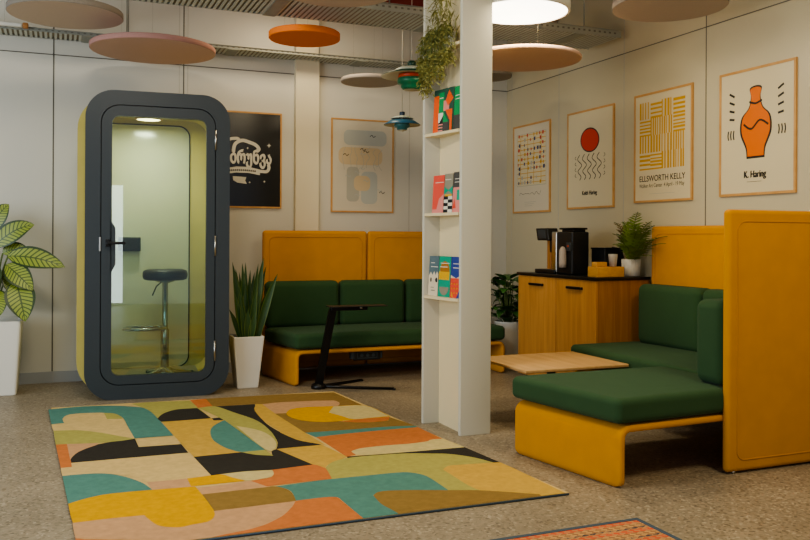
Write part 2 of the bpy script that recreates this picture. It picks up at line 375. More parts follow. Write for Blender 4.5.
RUG_SHAPES=[
('olive',[466,6123,488,6127,510,6132,532,6137,554,6141,576,6144,598,6144,642,6139,685,6132,728,6123,772,6113,815,6104,859,6095,866,5994,873,5897,879,5802,885,5729,889,5658,894,5588,899,5520,903,5454,593,5457,586,5527,579,5601,572,5675,564,5749,555,5821,539,5900,520,5966,503,6020,484,6071]),
('rust',[862,6116,975,6131,983,5823,876,5803]),
('brown',[975,6131,1063,6126,1152,6121,1241,6116,1332,6110,1423,6103,1514,6095,1580,6088,1646,6079,1713,6070,1779,6059,1846,6049,1914,6039,1955,5506,1924,5508,1894,5509,1864,5510,1834,5511,1804,5512,1774,5514,1727,5513,1680,5508,1632,5504,1586,5503,1542,5509,1501,5524,1462,5556,1425,5601,1390,5653,1355,5706,1318,5752,1277,5786,1230,5806,1180,5815,1129,5817,1078,5816,1028,5815,978,5818]),
('dark',[979,5824,1262,5806,1250,5707,1237,5610,1225,5515,1214,5426,1206,5343,1201,5269,1200,5198,1202,5135,1206,5077,1211,5025,1217,4977,1224,4932,1233,4885,1243,4843,1254,4805,1266,4769,1277,4734,1289,4698,1298,4674,1309,4652,1321,4627,1334,4601,1346,4576,1358,4552,1371,4527,1329,4527,1288,4528,1248,4529,1207,4529,1167,4529,1127,4528,1114,4525,1102,4521,1127,4592,1148,4668,1159,4741,1165,4811,1168,4877,1169,4942,1170,5008,1170,5074,1169,5138,1166,5199,1160,5255,1151,5318,1138,5374,1123,5425,1107,5474,1091,5522,1075,5572,1060,5615,1045,5658,1029,5699,1012,5740,996,5781]),
('gold',[1228,5662,1250,5737,1275,5808,1316,5785,1318,5715,1320,5646,1322,5578,1324,5513,1327,5450,1330,5392,1333,5337,1336,5283,1340,5231,1343,5179,1346,5127,1349,5067,1352,5007,1355,4949,1357,4892,1361,4838,1365,4781,1369,4727,1373,4674,1378,4622,1382,4571,1386,4521,1372,4540,1358,4558,1344,4577,1329,4597,1315,4617,1303,4636,1290,4654,1278,4676,1267,4702,1259,4732,1251,4765,1243,4801,1236,4838,1229,4875,1221,4912,1229,4930,1222,4987,1215,5045,1209,5108,1204,5183,1201,5269,1202,5342,1205,5421,1210,5507,1215,5580]),
('peach',[1312,5786,1338,5792,1365,5798,1391,5804,1418,5807,1443,5807,1506,5801,1569,5794,1633,5784,1695,5773,1757,5757,1818,5737,1829,5705,1834,5658,1826,5624,1816,5594,1792,5551,1768,5516,1725,5523,1683,5534,1640,5544,1597,5551,1553,5554,1508,5548,1480,5531,1449,5497,1418,5462,1389,5438,1365,5433,1344,5439,1322,5445]),
('brown',[1320,5446,1339,5444,1359,5441,1379,5438,1398,5435,1412,5433,1424,5425,1450,5373,1473,5315,1497,5258,1520,5204,1546,5159,1575,5125,1632,5086,1692,5058,1754,5038,1818,5021,1882,5003,1945,4983,1989,5079,2042,4825,2047,4762,2028,4767,2001,4775,1975,4782,1948,4790,1920,4796,1893,4801,1844,4806,1795,4811,1746,4814,1697,4817,1648,4820,1600,4823,1559,4826,1519,4830,1478,4833,1438,4837,1399,4840,1359,4844]),
('bright',[1396,5442,1422,5504,1447,5539,1476,5559,1503,5571,1529,5576,1555,5577,1589,5576,1623,5572,1657,5566,1690,5558,1723,5549,1756,5541,1795,5535,1836,5535,1877,5533,1916,5525,1950,5506,1978,5470,1989,5435,2000,5311,2000,5298,2000,5226,1999,5156,2001,5092,1975,5090,1949,5087,1924,5084,1899,5082,1874,5081,1852,5080,1831,5080,1810,5080,1789,5081,1769,5081,1748,5082,1717,5082,1685,5081,1654,5081,1623,5081,1593,5083,1564,5089,1546,5094,1528,5102,1510,5112,1493,5123,1477,5137,1461,5151,1445,5170,1429,5193,1415,5220,1402,5250,1391,5290,1385,5347,1386,5390]),
('cream',[1754,5535,1792,5528,1832,5526,1873,5525,1911,5518,1946,5499,1974,5465,1987,5423,1993,5367,1995,5302,1995,5234,1994,5167,1996,5106,1972,5105,1948,5104,1925,5102,1901,5101,1878,5100,1855,5100,1832,5098,1808,5095,1785,5094,1763,5097,1744,5107,1728,5136,1718,5180,1707,5224,1695,5256,1684,5288,1672,5321,1661,5353]),
('rust',[1648,5062,1671,5067,1695,5073,1718,5078,1742,5083,1765,5088,1788,5090,1823,5091,1857,5091,1891,5089,1925,5087,1959,5085,1993,5083,1949,4993,1930,4984,1912,4978,1890,4977,1869,4976,1848,4976,1828,4978,1808,4980,1789,4985,1764,4995,1740,5007,1717,5020,1694,5034,1671,5049]),
('teal',[1358,4849,1398,4846,1439,4843,1479,4840,1520,4837,1561,4835,1603,4832,1652,4830,1701,4829,1751,4828,1801,4827,1851,4824,1900,4820,1928,4815,1954,4809,1981,4802,2007,4795,2034,4787,2045,4784,2049,4736,2047,4725,1997,4729,1947,4733,1898,4738,1849,4742,1800,4744,1750,4744,1689,4742,1628,4737,1567,4731,1506,4725,1446,4719,1387,4713]),
('rust',[1389,4717,1419,4721,1449,4724,1479,4728,1510,4731,1541,4734,1571,4736,1620,4739,1670,4741,1720,4742,1770,4743,1820,4744,1871,4745,1900,4745,1929,4744,1959,4744,1988,4743,2018,4742,2047,4741,2062,4413,2040,4408,2018,4403,1995,4399,1974,4395,1887,4383,1801,4373,1718,4362,1635,4352,1555,4343,1475,4333,1476,4257,1416,4235]),
('cream',[1479,4340,1507,4360,1534,4375,1557,4380,1580,4384,1603,4386,1626,4387,1648,4388,1670,4388,1714,4387,1758,4384,1802,4380,1846,4376,1891,4374,1938,4376,1960,4394,1983,4415,2004,4420,2023,4420,2042,4419,2061,4418,2091,4256,2097,4185,2037,4186,1971,4187,1906,4188,1841,4189,1778,4192,1716,4197,1678,4201,1641,4207,1604,4214,1568,4222,1533,4232,1499,4244,1483,4261,1473,4292,1474,4313]),
('dark',[1415,4240,1466,4235,1516,4230,1567,4225,1618,4220,1670,4216,1722,4212,1784,4208,1848,4204,1912,4201,1976,4198,2042,4195,2096,4192,2126,3843,2108,3845,2087,3847,2071,3858,2062,3878,2056,3904,2052,3932,2046,3959,2037,3982,2025,4003,2011,4023,1996,4042,1980,4059,1964,4075,1947,4090,1932,4103,1916,4113,1899,4122,1882,4129,1864,4135,1821,4149,1777,4161,1733,4173,1689,4184,1644,4193,1599,4201,1569,4205,1538,4207,1506,4207,1475,4207,1444,4208,1413,4208]),
('gold',[1098,4522,1113,4528,1128,4532,1168,4533,1208,4534,1248,4533,1288,4533,1329,4532,1370,4532,1420,4234,1395,4214,1370,4196,1345,4178,1321,4159,1297,4139,1272,4116,1258,4092,1244,4062,1234,4083,1224,4103,1214,4125,1204,4148,1195,4176,1187,4205,1179,4236,1171,4267,1159,4308,1147,4349,1135,4392,1123,4434,1111,4478]),
('olive',[1231,4018,1244,4057,1260,4091,1286,4133,1311,4161,1333,4177,1354,4190,1375,4200,1395,4207,1414,4212,1447,4216,1478,4217,1509,4216,1540,4214,1571,4211,1602,4208,1628,4206,1653,4203,1679,4199,1704,4194,1729,4189,1753,4183,1773,4176,1791,4169,1810,4161,1828,4152,1846,4144,1864,4135,1882,4128,1899,4121,1917,4114,1933,4105,1949,4094,1966,4079,1982,4062,1997,4045,2012,4026,2026,4006,2039,3985,2050,3964,2060,3942,2069,3919,2077,3895,2085,3872,2094,3849,2056,3853,2018,3859,1980,3865,1943,3869,1904,3871,1864,3870,1841,3861,1816,3843,1790,3825,1815,3442,1668,3500,1668,3539,1669,3579,1671,3621,1671,3662,1669,3701,1665,3737,1660,3761,1654,3784,1646,3804,1636,3820,1624,3832,1610,3838,1543,3852,1475,3858,1406,3860,1336,3860,1268,3859,1201,3861,1210,3912,1219,3964]),
('gold',[1790,3825,1816,3854,1840,3876,1862,3881,1880,3879,1898,3876,1937,3871,1976,3865,2015,3859,2055,3853,2094,3847,2127,3842,2137,3718,2151,3269,2024,3271,2029,3293,1990,3314,1949,3331,1908,3348,1870,3369,1836,3398,1809,3439,1795,3483,1789,3540,1788,3606,1790,3678,1791,3752]),
('teal',[933,3854,970,3857,1007,3860,1045,3863,1083,3867,1121,3869,1160,3871,1199,3871,1238,3871,1277,3871,1316,3870,1355,3868,1395,3867,1427,3866,1459,3865,1491,3865,1523,3863,1555,3860,1586,3855,1602,3849,1615,3839,1628,3827,1639,3813,1651,3794,1662,3772,1668,3743,1670,3703,1671,3661,1670,3618,1670,3576,1669,3534,1668,3494,1629,3510,1590,3527,1550,3543,1511,3559,1471,3574,1431,3587,1415,3591,1400,3593,1383,3594,1367,3593,1349,3589,1334,3576,1317,3557,1314,3515,1310,3474,1310,3437,1312,3410,1316,3384,1320,3360,1324,3336,1327,3311,1329,3284,1328,3279,1169,3281,1168,3297,1167,3351,1166,3407,1164,3464,1163,3522,1160,3581,1156,3590,1150,3593,1119,3596,1088,3597,1057,3599,1026,3600,996,3600,966,3602,976,3656,985,3710,986,3753,980,3786,970,3808,958,3824,945,3838]),
('brown',[1316,3554,1334,3578,1351,3594,1369,3599,1386,3600,1402,3599,1417,3596,1433,3592,1474,3580,1514,3565,1554,3550,1594,3533,1634,3517,1673,3501,1697,3492,1720,3484,1744,3475,1767,3466,1789,3456,1811,3444,1849,3421,1886,3396,1923,3371,1959,3345,1994,3320,2030,3295,2024,3271,1327,3279,1329,3284,1327,3310,1323,3334,1319,3358,1314,3381,1310,3405,1308,3433,1309,3470,1313,3512]),
('rust',[970,3609,990,3610,1009,3611,1029,3611,1048,3612,1068,3612,1087,3611,1104,3610,1120,3608,1136,3603,1151,3596,1160,3579,1168,3557,1158,3576,1171,3281,311,3291,274,3299,204,3315,135,3330,66,3346,64,3378,59,3476,69,3467,80,3457,91,3449,158,3419,224,3388,290,3357,357,3329,423,3303,465,3289,552,3288,555,3289,572,3295,589,3300,614,3305,640,3310,666,3315,692,3321,718,3329,745,3340,764,3349,783,3361,802,3375,821,3391,841,3409,862,3429,879,3450,897,3475,915,3504,934,3534,952,3570]),
('peach',[55,3552,51,3661,96,3661,142,3662,188,3662,234,3662,281,3661,329,3657,375,3651,422,3641,469,3630,516,3619,564,3610,612,3604,669,3602,728,3601,787,3603,847,3605,909,3608,970,3609,952,3570,934,3534,915,3504,897,3475,879,3450,862,3429,841,3409,821,3391,802,3375,783,3361,764,3349,745,3340,718,3329,692,3321,666,3315,640,3310,614,3305,589,3300,572,3295,555,3289,552,3288,467,3289,418,3307,346,3337,274,3369,203,3404,131,3438,59,3470]),
('brown',[597,3856,623,3856,649,3856,675,3857,701,3857,727,3857,754,3858,781,3859,809,3862,837,3865,865,3866,893,3866,920,3862,934,3856,946,3845,957,3830,967,3812,976,3789,982,3761,984,3727,982,3688,977,3647,971,3606,940,3605,909,3605,878,3605,847,3605,816,3605,786,3604,756,3604,726,3603,697,3602,667,3602,638,3601,609,3600]),
('peach',[582,3963,604,3964,626,3965,649,3966,672,3967,694,3968,717,3970,739,3972,760,3975,782,3978,804,3981,826,3984,849,3987,860,3963,870,3939,881,3916,892,3893,903,3872,913,3863,924,3857,596,3853]),
('peach',[386,4141,404,4140,421,4139,438,4138,455,4137,473,4136,490,4136,504,4136,518,4136,533,4137,547,4138,561,4138,576,4139,589,3960,396,4005]),
('bright',[45,3758,37,3932,45,3938,58,3948,71,3958,83,3967,97,3976,111,3983,125,3991,140,3998,154,4004,169,4010,183,4014,199,4016,215,4017,231,4017,247,4016,263,4015,279,4015,298,4014,317,4013,335,4011,354,4010,373,4008,392,4006,424,4004,457,4001,489,3998,522,3995,555,3992,588,3989,592,3946,596,3903,599,3854,602,3806,605,3760,607,3714,609,3668,611,3623,610,3588,606,3552,597,3522,586,3499,573,3482,561,3473,545,3469,531,3466,516,3465,501,3462,485,3457,469,3451,453,3449,440,3451,428,3456,417,3462,405,3470,392,3479,380,3491,369,3507,357,3538,347,3576,338,3614,330,3654,306,3656,283,3657,259,3659,236,3660,213,3661,190,3662,166,3662,144,3662,121,3662,98,3661,75,3661,53,3660]),
('bright',[571,4137,600,4139,630,4142,659,4145,689,4147,719,4146,748,4140,762,4126,774,4099,785,4072,795,4052,805,4031,815,4010,824,3990,807,3990,790,3991,773,3992,755,3992,738,3993,721,3993,696,3994,670,3994,645,3995,620,3995,595,3995,570,3996]),
('cream',[688,4144,707,4150,727,4157,746,4160,762,4161,779,4161,795,4161,811,4160,827,4159,843,4158,860,4157,878,4157,895,4157,912,4156,929,4154,946,4150,964,4137,981,4120,983,4094,981,4065,969,4033,956,4013,933,4002,912,4000,893,3995,874,3989,856,3987,839,3991,826,4002,813,4017,800,4036,788,4056,776,4075,766,4097,756,4121,745,4137,732,4144,717,4145,702,4144]),
('rust',[988,4137,1006,4139,1024,4141,1041,4143,1059,4145,1077,4147,1095,4149,1114,4152,1133,4155,1152,4159,1171,4161,1189,4161,1206,4156,1220,4140,1231,4113,1240,4084,1245,4070,1246,4049,1239,3991,1230,3932,1221,3875,1198,3875,1175,3875,1152,3874,1129,3874,1106,3874,1084,3873,1052,3872,1022,3871,991,3870,960,3869,930,3868,899,3867,848,3984,864,3987,879,3990,895,3993,911,3996,932,3998,955,4009,969,4031,981,4064,987,4101]),
('dark',[659,4530,679,4532,700,4534,720,4536,741,4537,762,4539,782,4539,804,4540,826,4542,847,4543,869,4543,890,4539,910,4531,935,4515,960,4494,983,4470,1006,4445,1029,4421,1052,4397,1071,4498,1106,4528,1205,4152,1186,4150,1167,4148,1149,4147,1130,4145,1112,4143,1093,4141,1075,4140,1057,4138,1040,4136,1022,4134,1005,4133,987,4134,963,4136,939,4140,915,4144,891,4149,867,4152,842,4154,816,4154,790,4152,764,4150,737,4147,711,4144,685,4141]),
('tan',[52,4633,147,4643,243,4646,342,4644,441,4640,542,4636,646,4634,649,4626,652,4615,659,4531,665,4449,671,4369,677,4292,682,4217,688,4144,668,4142,648,4140,629,4138,609,4136,590,4134,570,4133,539,4133,509,4134,478,4136,448,4137,418,4139,388,4140,375,4183,361,4220,348,4241,334,4259,319,4275,305,4290,290,4305,274,4320,258,4333,241,4344,224,4355,210,4364,195,4373,180,4380,166,4385,138,4389,111,4392,84,4393,57,4394,30,4395,14,4396,6,4561,11,4580,24,4608,38,4625]),
('teal',[14,4397,19,4397,34,4397,50,4398,65,4398,81,4397,95,4396,109,4395,123,4393,137,4391,151,4388,166,4385,180,4380,195,4373,210,4365,224,4355,241,4341,257,4324,273,4305,287,4286,301,4265,314,4243,327,4220,338,4197,349,4174,360,4149,370,4121,380,4085,389,4046,398,4007,378,4009,358,4010,338,4012,318,4013,299,4014,279,4015,263,4015,247,4015,231,4016,215,4015,199,4013,183,4011,169,4007,154,4001,139,3995,125,3988,111,3981,97,3973,83,3965,70,3955,58,3945,45,3935,37,3929]),
('dark',[50,4634,52,4673,55,4709,65,4765,79,4813,97,4861,118,4898,133,4921,149,4942,165,4961,181,4978,197,4991,219,5004,241,5013,262,5021,284,5028,307,5034,329,5041,347,5047,366,5053,385,5059,403,5065,407,4856,633,4840,646,4625,594,4626,542,4627,491,4628,440,4629,390,4629,340,4630,290,4631,242,4631,193,4632,145,4632,98,4633]),
('rust',[-19,5080,39,5079,42,5005,45,4932,48,4862,51,4794,53,4727,56,4662,58,4606,59,4552,7,4549]),
('peach',[39,5075,200,5063,199,4990,183,4970,166,4951,150,4932,133,4912,118,4890,97,4856,79,4813,65,4759,53,4702]),
('olive',[-24,5184,-33,5442,-9,5435,14,5429,38,5423,61,5415,85,5406,108,5393,129,5379,149,5362,169,5343,190,5323,209,5302,229,5280,246,5260,262,5240,278,5218,294,5196,310,5174,326,5153,341,5133,357,5113,372,5094,387,5075,403,5055,384,5049,365,5042,347,5036,328,5032,307,5029,285,5027,264,5025,243,5024,222,5024,201,5026,174,5030,147,5035,120,5042,93,5048,66,5055,39,5061,19,5065,-1,5068,-19,5070]),
('tan',[405,5049,625,5042,632,4831,408,4847]),
('teal',[-70,6115,-45,6119,-14,6125,17,6131,48,6136,79,6140,111,6142,130,6143,150,6142,170,6141,190,6138,209,6135,229,6131,249,6127,269,6122,289,6116,308,6109,328,6101,348,6093,369,6081,391,6069,412,6056,433,6042,454,6026,475,6010,494,5994,513,5974,530,5942,549,5874,564,5786,572,5710,579,5631,584,5552,590,5475,596,5401,601,5328,606,5257,611,5187,616,5120,621,5054,401,5061,398,5138,395,5218,392,5301,389,5386,386,5471,384,5558,379,5643,370,5708,357,5753,338,5790,318,5820,298,5845,277,5865,255,5880,232,5889,209,5894,186,5899,166,5903,146,5906,127,5907,107,5905,86,5902,65,5894,44,5873,29,5836,18,5770,21,5699,29,5628,-46,5620]),
('tan',[-41,5529,-46,5626,28,5634,21,5702,18,5770,30,5839,48,5878,67,5897,87,5903,107,5905,127,5907,146,5906,166,5903,186,5899,209,5894,232,5888,255,5879,277,5865,297,5848,316,5828,335,5802,352,5767,366,5710,376,5633,381,5548,385,5460,388,5375,392,5293,396,5213,399,5135,403,5060,388,5078,372,5096,357,5115,341,5133,326,5153,310,5174,294,5195,278,5218,262,5239,246,5260,229,5280,209,5302,190,5323,169,5343,149,5362,129,5379,108,5393,85,5405,61,5414,38,5420,14,5426,-9,5431,-33,5437]),
('olive',[271,5867,292,5856,313,5845,333,5824,350,5787,364,5733,370,5688,374,5639,281,5657]),
('dark',[580,5554,593,5601,607,5645,626,5690,645,5724,672,5760,700,5789,727,5807,751,5814,774,5815,798,5814,821,5811,844,5808,868,5806,903,5454,874,5453,844,5452,815,5451,786,5450,757,5450,728,5450,706,5451,683,5453,660,5455,638,5458,615,5460,593,5462]),
('dark',[899,5443,982,5459,980,5354,907,5370]),
('gold',[598,5449,624,5449,649,5448,674,5448,700,5448,725,5448,751,5447,776,5447,802,5447,827,5447,853,5447,879,5447,905,5447,908,5376,972,5362,939,5317,907,5268,883,5225,859,5167,841,5090,828,5008,819,4932,817,4866,822,4809,828,4757,836,4711,846,4672,856,4643,867,4617,879,4594,891,4573,903,4552,915,4529,892,4529,870,4529,847,4528,825,4528,803,4528,780,4527,760,4527,740,4527,720,4526,701,4526,681,4525,661,4525,655,4604,648,4684,641,4768,635,4854,628,4944,621,5039,617,5102,613,5167,609,5235,606,5304,602,5376]),
('olive',[877,5809,900,5815,923,5826,947,5834,969,5834,989,5820,1007,5792,1022,5754,1036,5710,1049,5663,1062,5616,1075,5572,1091,5522,1107,5475,1123,5427,1138,5378,1152,5325,1163,5266,1169,5214,1174,5156,1176,5095,1176,5031,1176,4966,1172,4885,1164,4800,1153,4713,1138,4637,1117,4567,1093,4521,1068,4487,1058,4499,1050,4519,1037,4640,1025,4771,1014,4910,1001,5056,987,5206,969,5358,957,5438,943,5513,927,5586,911,5658,894,5732]),
('cream',[1010,5168,1025,5148,1040,5128,1056,5109,1070,5088,1084,5064,1099,5037,1112,5008,1125,4974,1135,4935,1142,4885,1147,4827,1147,4762,1143,4699,1131,4629,1118,4582,1103,4542,1086,4513,1069,4491,1056,4511,1047,4542,1040,4633,1033,4730,1028,4832,1022,4940,1016,5052]),
('teal',[972,5362,940,5321,908,5273,881,5224,855,5158,838,5086,826,5009,818,4924,817,4852,822,4799,829,4753,837,4712,846,4672,858,4630,873,4597,885,4571,898,4547,913,4534,934,4529,955,4528,977,4529,1000,4531,1023,4533,1045,4534]),
('olive',[912,4530,1045,4534,1058,4395,1041,4405,1024,4414,1007,4424,990,4435,973,4448,957,4466,942,4487,927,4509])]

# ------------------------------------------------------------------ camera (level lens, shifted frame)
A = math.radians(22.4); RHO = math.radians(.3); FPX = 836.0
rv = Vector((math.cos(A), -math.sin(A), 0)); fv = Vector((math.sin(A), math.cos(A), 0)); uv_ = Vector((0,0,1))
R_ = rv*math.cos(RHO) + uv_*math.sin(RHO); U_ = uv_*math.cos(RHO) - rv*math.sin(RHO)
cam = bpy.data.cameras.new('camera'); co = bpy.data.objects.new('camera', cam); COL.objects.link(co)
mw = Matrix((R_, U_, -fv)).transposed().to_4x4(); mw.translation = (0,0,1.18); co.matrix_world = mw
cam.sensor_width = 36; cam.lens = FPX/810*36; cam.shift_y = (238-270)/810; cam.clip_start = .05
scene.camera = co

XR, YB = 4.109, 7.32
CEIL = 3.5
# ------------------------------------------------------------------ the room
b = MB(); b.box((-3.6,-2.5,-.08), (XR+.1, YB+.1, 0), 'floor'); struct(b, 'floor')
b = MB(); b.box((-3.6,YB,0), (XR+.1, YB+.1, CEIL), 'wall'); struct(b, 'wall_back')
b = MB(); b.box((XR,-2.5,0), (XR+.1, YB, CEIL), 'wall_r'); struct(b, 'wall_right')
b = MB(); b.box((-3.6,-2.5,CEIL), (XR+.1, YB+.1, CEIL+.08), 'ceil'); struct(b, 'ceiling')
b = MB(); b.box((-3.6,YB-.014,0), (XR, YB, .088), 'base')
for x in (-.05, .9, 2.2): b.box((x-.0015,YB-.0148,0), (x+.0015,YB-.013,.088), 'seam_f')
struct(b, 'baseboard_back')
b = MB(); b.box((XR-.014,-2.5,0), (XR, YB-.014, .088), 'base'); struct(b, 'baseboard_right')
k = 1
def trim(lo, hi, m):
    global k
    b = MB(); b.box(lo, hi, m); struct(b, 'trim_%d' % k); k += 1
trim((-3.6,YB-.0015,2.641), (XR,YB,2.649), 'seam'); trim((XR-.0015,-2.5,2.641), (XR,YB,2.648), 'seam')
for x, m, w in ((-1.08,'seam',.010), (-.057,'seam',.010), (.966,'seam',.009), (3.056,'seam_f',.006), (.93,'seam_f',.004), (1.0,'seam_f',.004)):
    trim((x-w/2,YB-.0015,.09), (x+w/2,YB,CEIL), m)
for y, m, w in ((6.378,'seam_f',.008), (5.446,'seam_f',.008), (4.538,'seam',.008), (3.62,'seam',.008), (7.22,'seam_f',.006)):
    trim((XR-.0015,y-w/2,.09), (XR,y+w/2,CEIL), m)
b = MB(); b.box((1.935,YB-.06,0), (2.150,YB,CEIL), 'cream')
struct(b, 'trim_%d' % k)
# red beam under the ceiling
b = MB(); b.box((1.2,6.0,2.92), (3.3,6.02,3.30), 'red'); b.box((1.2,5.93,2.90), (3.3,6.09,2.925), 'red'); b.box((1.2,5.93,3.29), (3.3,6.09,3.31), 'red')
tag(b.build('ceiling_beam'), 'red steel beam under the ceiling above the cable tray', 'beam')

# ------------------------------------------------------------------ cable trays
def tray(x0, x1, y0, y1, z, rail, pitch, rung, label, loc):
    t = thing('cable_tray', label, 'cable tray', (x0,(y0+y1)/2,z))
    b = MB(); 
    b.box((x0,y0-.002,z), (x1,y0+.002,z+rail), 'galv'); b.box((x0,y0-.012,z+rail-.003), (x1,y0+.012,z+rail), 'galv')
    x = x0+.03
    while x < x1-.03:
        b.box((x,y0-.0035,z+rail*.45), (x+.018,y0-.0018,z+rail*.68), 'seam'); x += pitch*1.3
    b.build('side_rail', t)
    b = MB(); b.box((x0,y1-.002,z), (x1,y1+.002,z+rail), 'galv'); b.box((x0,y1-.012,z+rail-.003), (x1,y1+.012,z+rail), 'galv'); b.build('side_rail', t)
    b = MB(); x = x0
    while x < x1-.02:
        b.box((x,y0,z), (x+rung,y1,z+.003), 'galv_l'); x += pitch
    b.build('rung', t).name = 'slatted_base'
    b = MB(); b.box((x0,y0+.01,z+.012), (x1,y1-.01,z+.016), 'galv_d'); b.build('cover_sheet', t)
    x = x0+.6
    while x < x1-.2:
        b = MB(); b.box((x,y0-.005,z-.006), (x+.09,y1+.005,z-.001), 'galv'); b.build('joint_plate', t); x += 1.15
    x = x0+.5
    while x < x1:
        for y in (y0+.03, y1-.03):
            b = MB(); b.tube([(x,y,z+.01), (x,y,CEIL)], .005, 'galv', 6); b.build('hanger_rod', t)
        x += 1.6
tray(-1.6, 4.02, 5.37, 5.80, 2.742, .055, .036, .02, 'wide grey slotted cable tray crossing nearest under the ceiling', 0)
tray(-1.6, 3.98, 7.07, 7.30, 2.765, .026, .036, .02, 'narrow grey slotted cable tray running along the top of the back wall', 0)

# ------------------------------------------------------------------ acoustic ceiling discs and lamps
def disc(c, d, th, face, rim, label):
    t = thing('acoustic_disc', label, 'acoustic panel', c, 0, 'round acoustic panels hanging from the ceiling')
    b = MB(); r = d/2
    b.lathe([(r-.004,0,face), (r,.004,rim), (r,th-.004,rim), (r-.004,th,rim)], c, rim, 72)
    b.build('felt_disc', t)
    for q in range(3):
        a = q*2*PI/3+.4; x, y = c[0]+r*.6*math.cos(a), c[1]+r*.6*math.sin(a)
        b = MB(); b.tube([(x,y,c[2]+th), (x,y,CEIL)], .0006, 'galv', 5); b.build('hanging_wire', t)
disc((.03,6.62,2.795), .80, .045, 'd_beige', 'd_grey', 'greyish beige round ceiling panel, leftmost, above the large leafy plant')
disc((.655,6.68,2.60), .93, .04, 'd_pink', 'd_rim', 'dusty pink round ceiling panel just above the phone booth')
disc((1.604,5.0,2.72), .72, .045, 'd_beige', 'd_beige', 'pale beige round ceiling panel cut by the top edge, above the orange one')
disc((1.582,5.716,2.575), .50, .045, 'd_orange', 'd_orange', 'small bright orange round ceiling panel')
disc((2.461,6.781,2.518), .50, .032, 'd_mauve', 'd_mauve', 'grey round ceiling panel behind the two pendant lamps')
disc((2.945,5.02,2.408), .79, .024, 'd_pink', 'd_pink', 'dusty pink round ceiling panel right of the white bookshelf below the lit lamp')
disc((3.475,4.16,2.612), .69, .045, 'd_mauve', 'd_grey', 'mauve grey round ceiling panel near the right wall above the posters')
disc((3.45,5.79,2.93), .50, .035, 'd_pink', 'd_pink', 'small dusty pink ceiling panel half hidden behind the round lit lamp')
disc((3.39,6.387,2.565), .42, .03, 'd_grey', 'd_grey', 'small grey ceiling panel in the far corner below the pink one')
t = thing('ceiling_lamp', 'large round white lit ceiling lamp beside the bookshelf top', 'lamp', (2.69,4.62,2.612))
c = (2.69,4.62,2.612)
b = MB(); b.lathe([(.292,0), (.31,0), (.31,.06), (.29,.07), (0,.07)], c, 'white', 64, caps=False); b.build('lamp_housing', t)
b = MB(); b.lathe([(0,-.002), (.291,-.002), (.291,.01)], c, 'led', 64, caps=False); b.build('diffuser', t)
for q in range(3):
    a = q*2*PI/3
    b = MB(); b.tube([(c[0]+.2*math.cos(a),c[1]+.2*math.sin(a),c[2]+.07), (c[0]+.2*math.cos(a),c[1]+.2*math.sin(a),CEIL)], .0008, 'galv', 5); b.build('hanging_wire', t)

t = thing('strip_light', 'short white strip light with dark end cap at the top left by the wall', 'lamp', (-.35,7.03,2.785))
b = MB(); b.rbox((-1.0,7.01,2.775), (-.275,7.05,2.805), .012, 'white'); b.build('diffuser', t)
b = MB(); b.rbox((-.275,7.005,2.77), (-.235,7.055,2.81), .008, 'oak_d'); b.build('end_cap', t)
for x in (-.9, -.4):
    b = MB(); b.tube([(x,7.03,2.805), (x,7.03,CEIL)], .0008, 'galv', 5); b.build('hanging_wire', t)

# pendant lamps
def pendant(c, px, tiers, cap, label, cordtop):
    t = thing('pendant_lamp', label, 'lamp', c, 0, 'layered pendant lamps by the bookshelf')
    b = MB(); b.tube([(c[0],c[1],c[2]+cap[1]), (c[0],c[1],CEIL)], .003, 'cord', 6); b.build('cord', t)
    b = MB(); b.lathe([(cap[2]*.9,cap[0]), (cap[2],cap[0]+.004), (cap[2],cap[1]-.004), (cap[2]*.85,cap[1])], c, cap[3], 24); b.build('cap', t)
    for nm, prof, m in tiers:
        b = MB(); b.lathe(prof, c, m, 48, caps=False); b.build(nm, t)
    b = MB(); b.tube([(c[0],c[1],c[2]-.06), (c[0],c[1],c[2]+cap[0])], .012, 'l_cream', 10); b.build('stem', t)
pendant((2.429,5.781,2.365), .0075, [
    ('top_shade', [(.03,.105,'l_pale'), (.11,.085,'l_pale'), (.165,.045,'l_pale'), (.162,.043,'l_pale'), (.10,.07,'l_pale')], 'l_pale'),
    ('wide_shade', [(.06,.066,'l_dgreen'), (.15,.058,'l_dgreen'), (.228,.030,'l_dgreen'), (.228,.026,'l_dgreen'), (.15,.040,'l_cream'), (.07,.046,'l_cream')], 'l_cream'),
    ('red_ring', [(.098,.038,'l_red'), (.105,.012,'l_red'), (.10,.012,'l_red'), (.093,.036,'l_red')], 'l_red'),
    ('inner_shade', [(.102,.012,'l_green'), (.108,-.006,'l_green'), (.104,-.03,'l_green'), (.08,-.036,'l_green'), (.08,-.058,'l_green'), (.06,-.075,'l_green'), (0,-.07,'l_cream')], 'l_green')],
    (.105, .142, .032, 'l_dgreen'), 'layered green and red pendant lamp, the higher one beside the bookshelf', 0)
pendant((2.54,6.237,2.098), .008, [
    ('top_shade', [(.02,.068,'l_pale'), (.06,.058,'l_pale'), (.092,.043,'l_pale'), (.09,.041,'l_pale'), (.05,.052,'l_pale')], 'l_pale'),
    ('wide_shade', [(.05,.036,'l_blue'), (.10,.026,'l_blue'), (.148,-.006,'l_blue'), (.147,-.010,'l_blue'), (.10,.010,'l_cream'), (.05,.016,'l_cream')], 'l_cream'),
    ('inner_shade', [(.055,.014,'l_blue'), (.066,-.014,'l_teal'), (.056,-.028,'l_teal'), (.044,-.032,'l_teal'), (.040,-.05,'l_teal'), (0,-.05,'l_cream')], 'l_teal')],
    (.062, .098, .022, 'l_navy'), 'small layered blue pendant lamp hanging lower in front of the beige poster', 0)

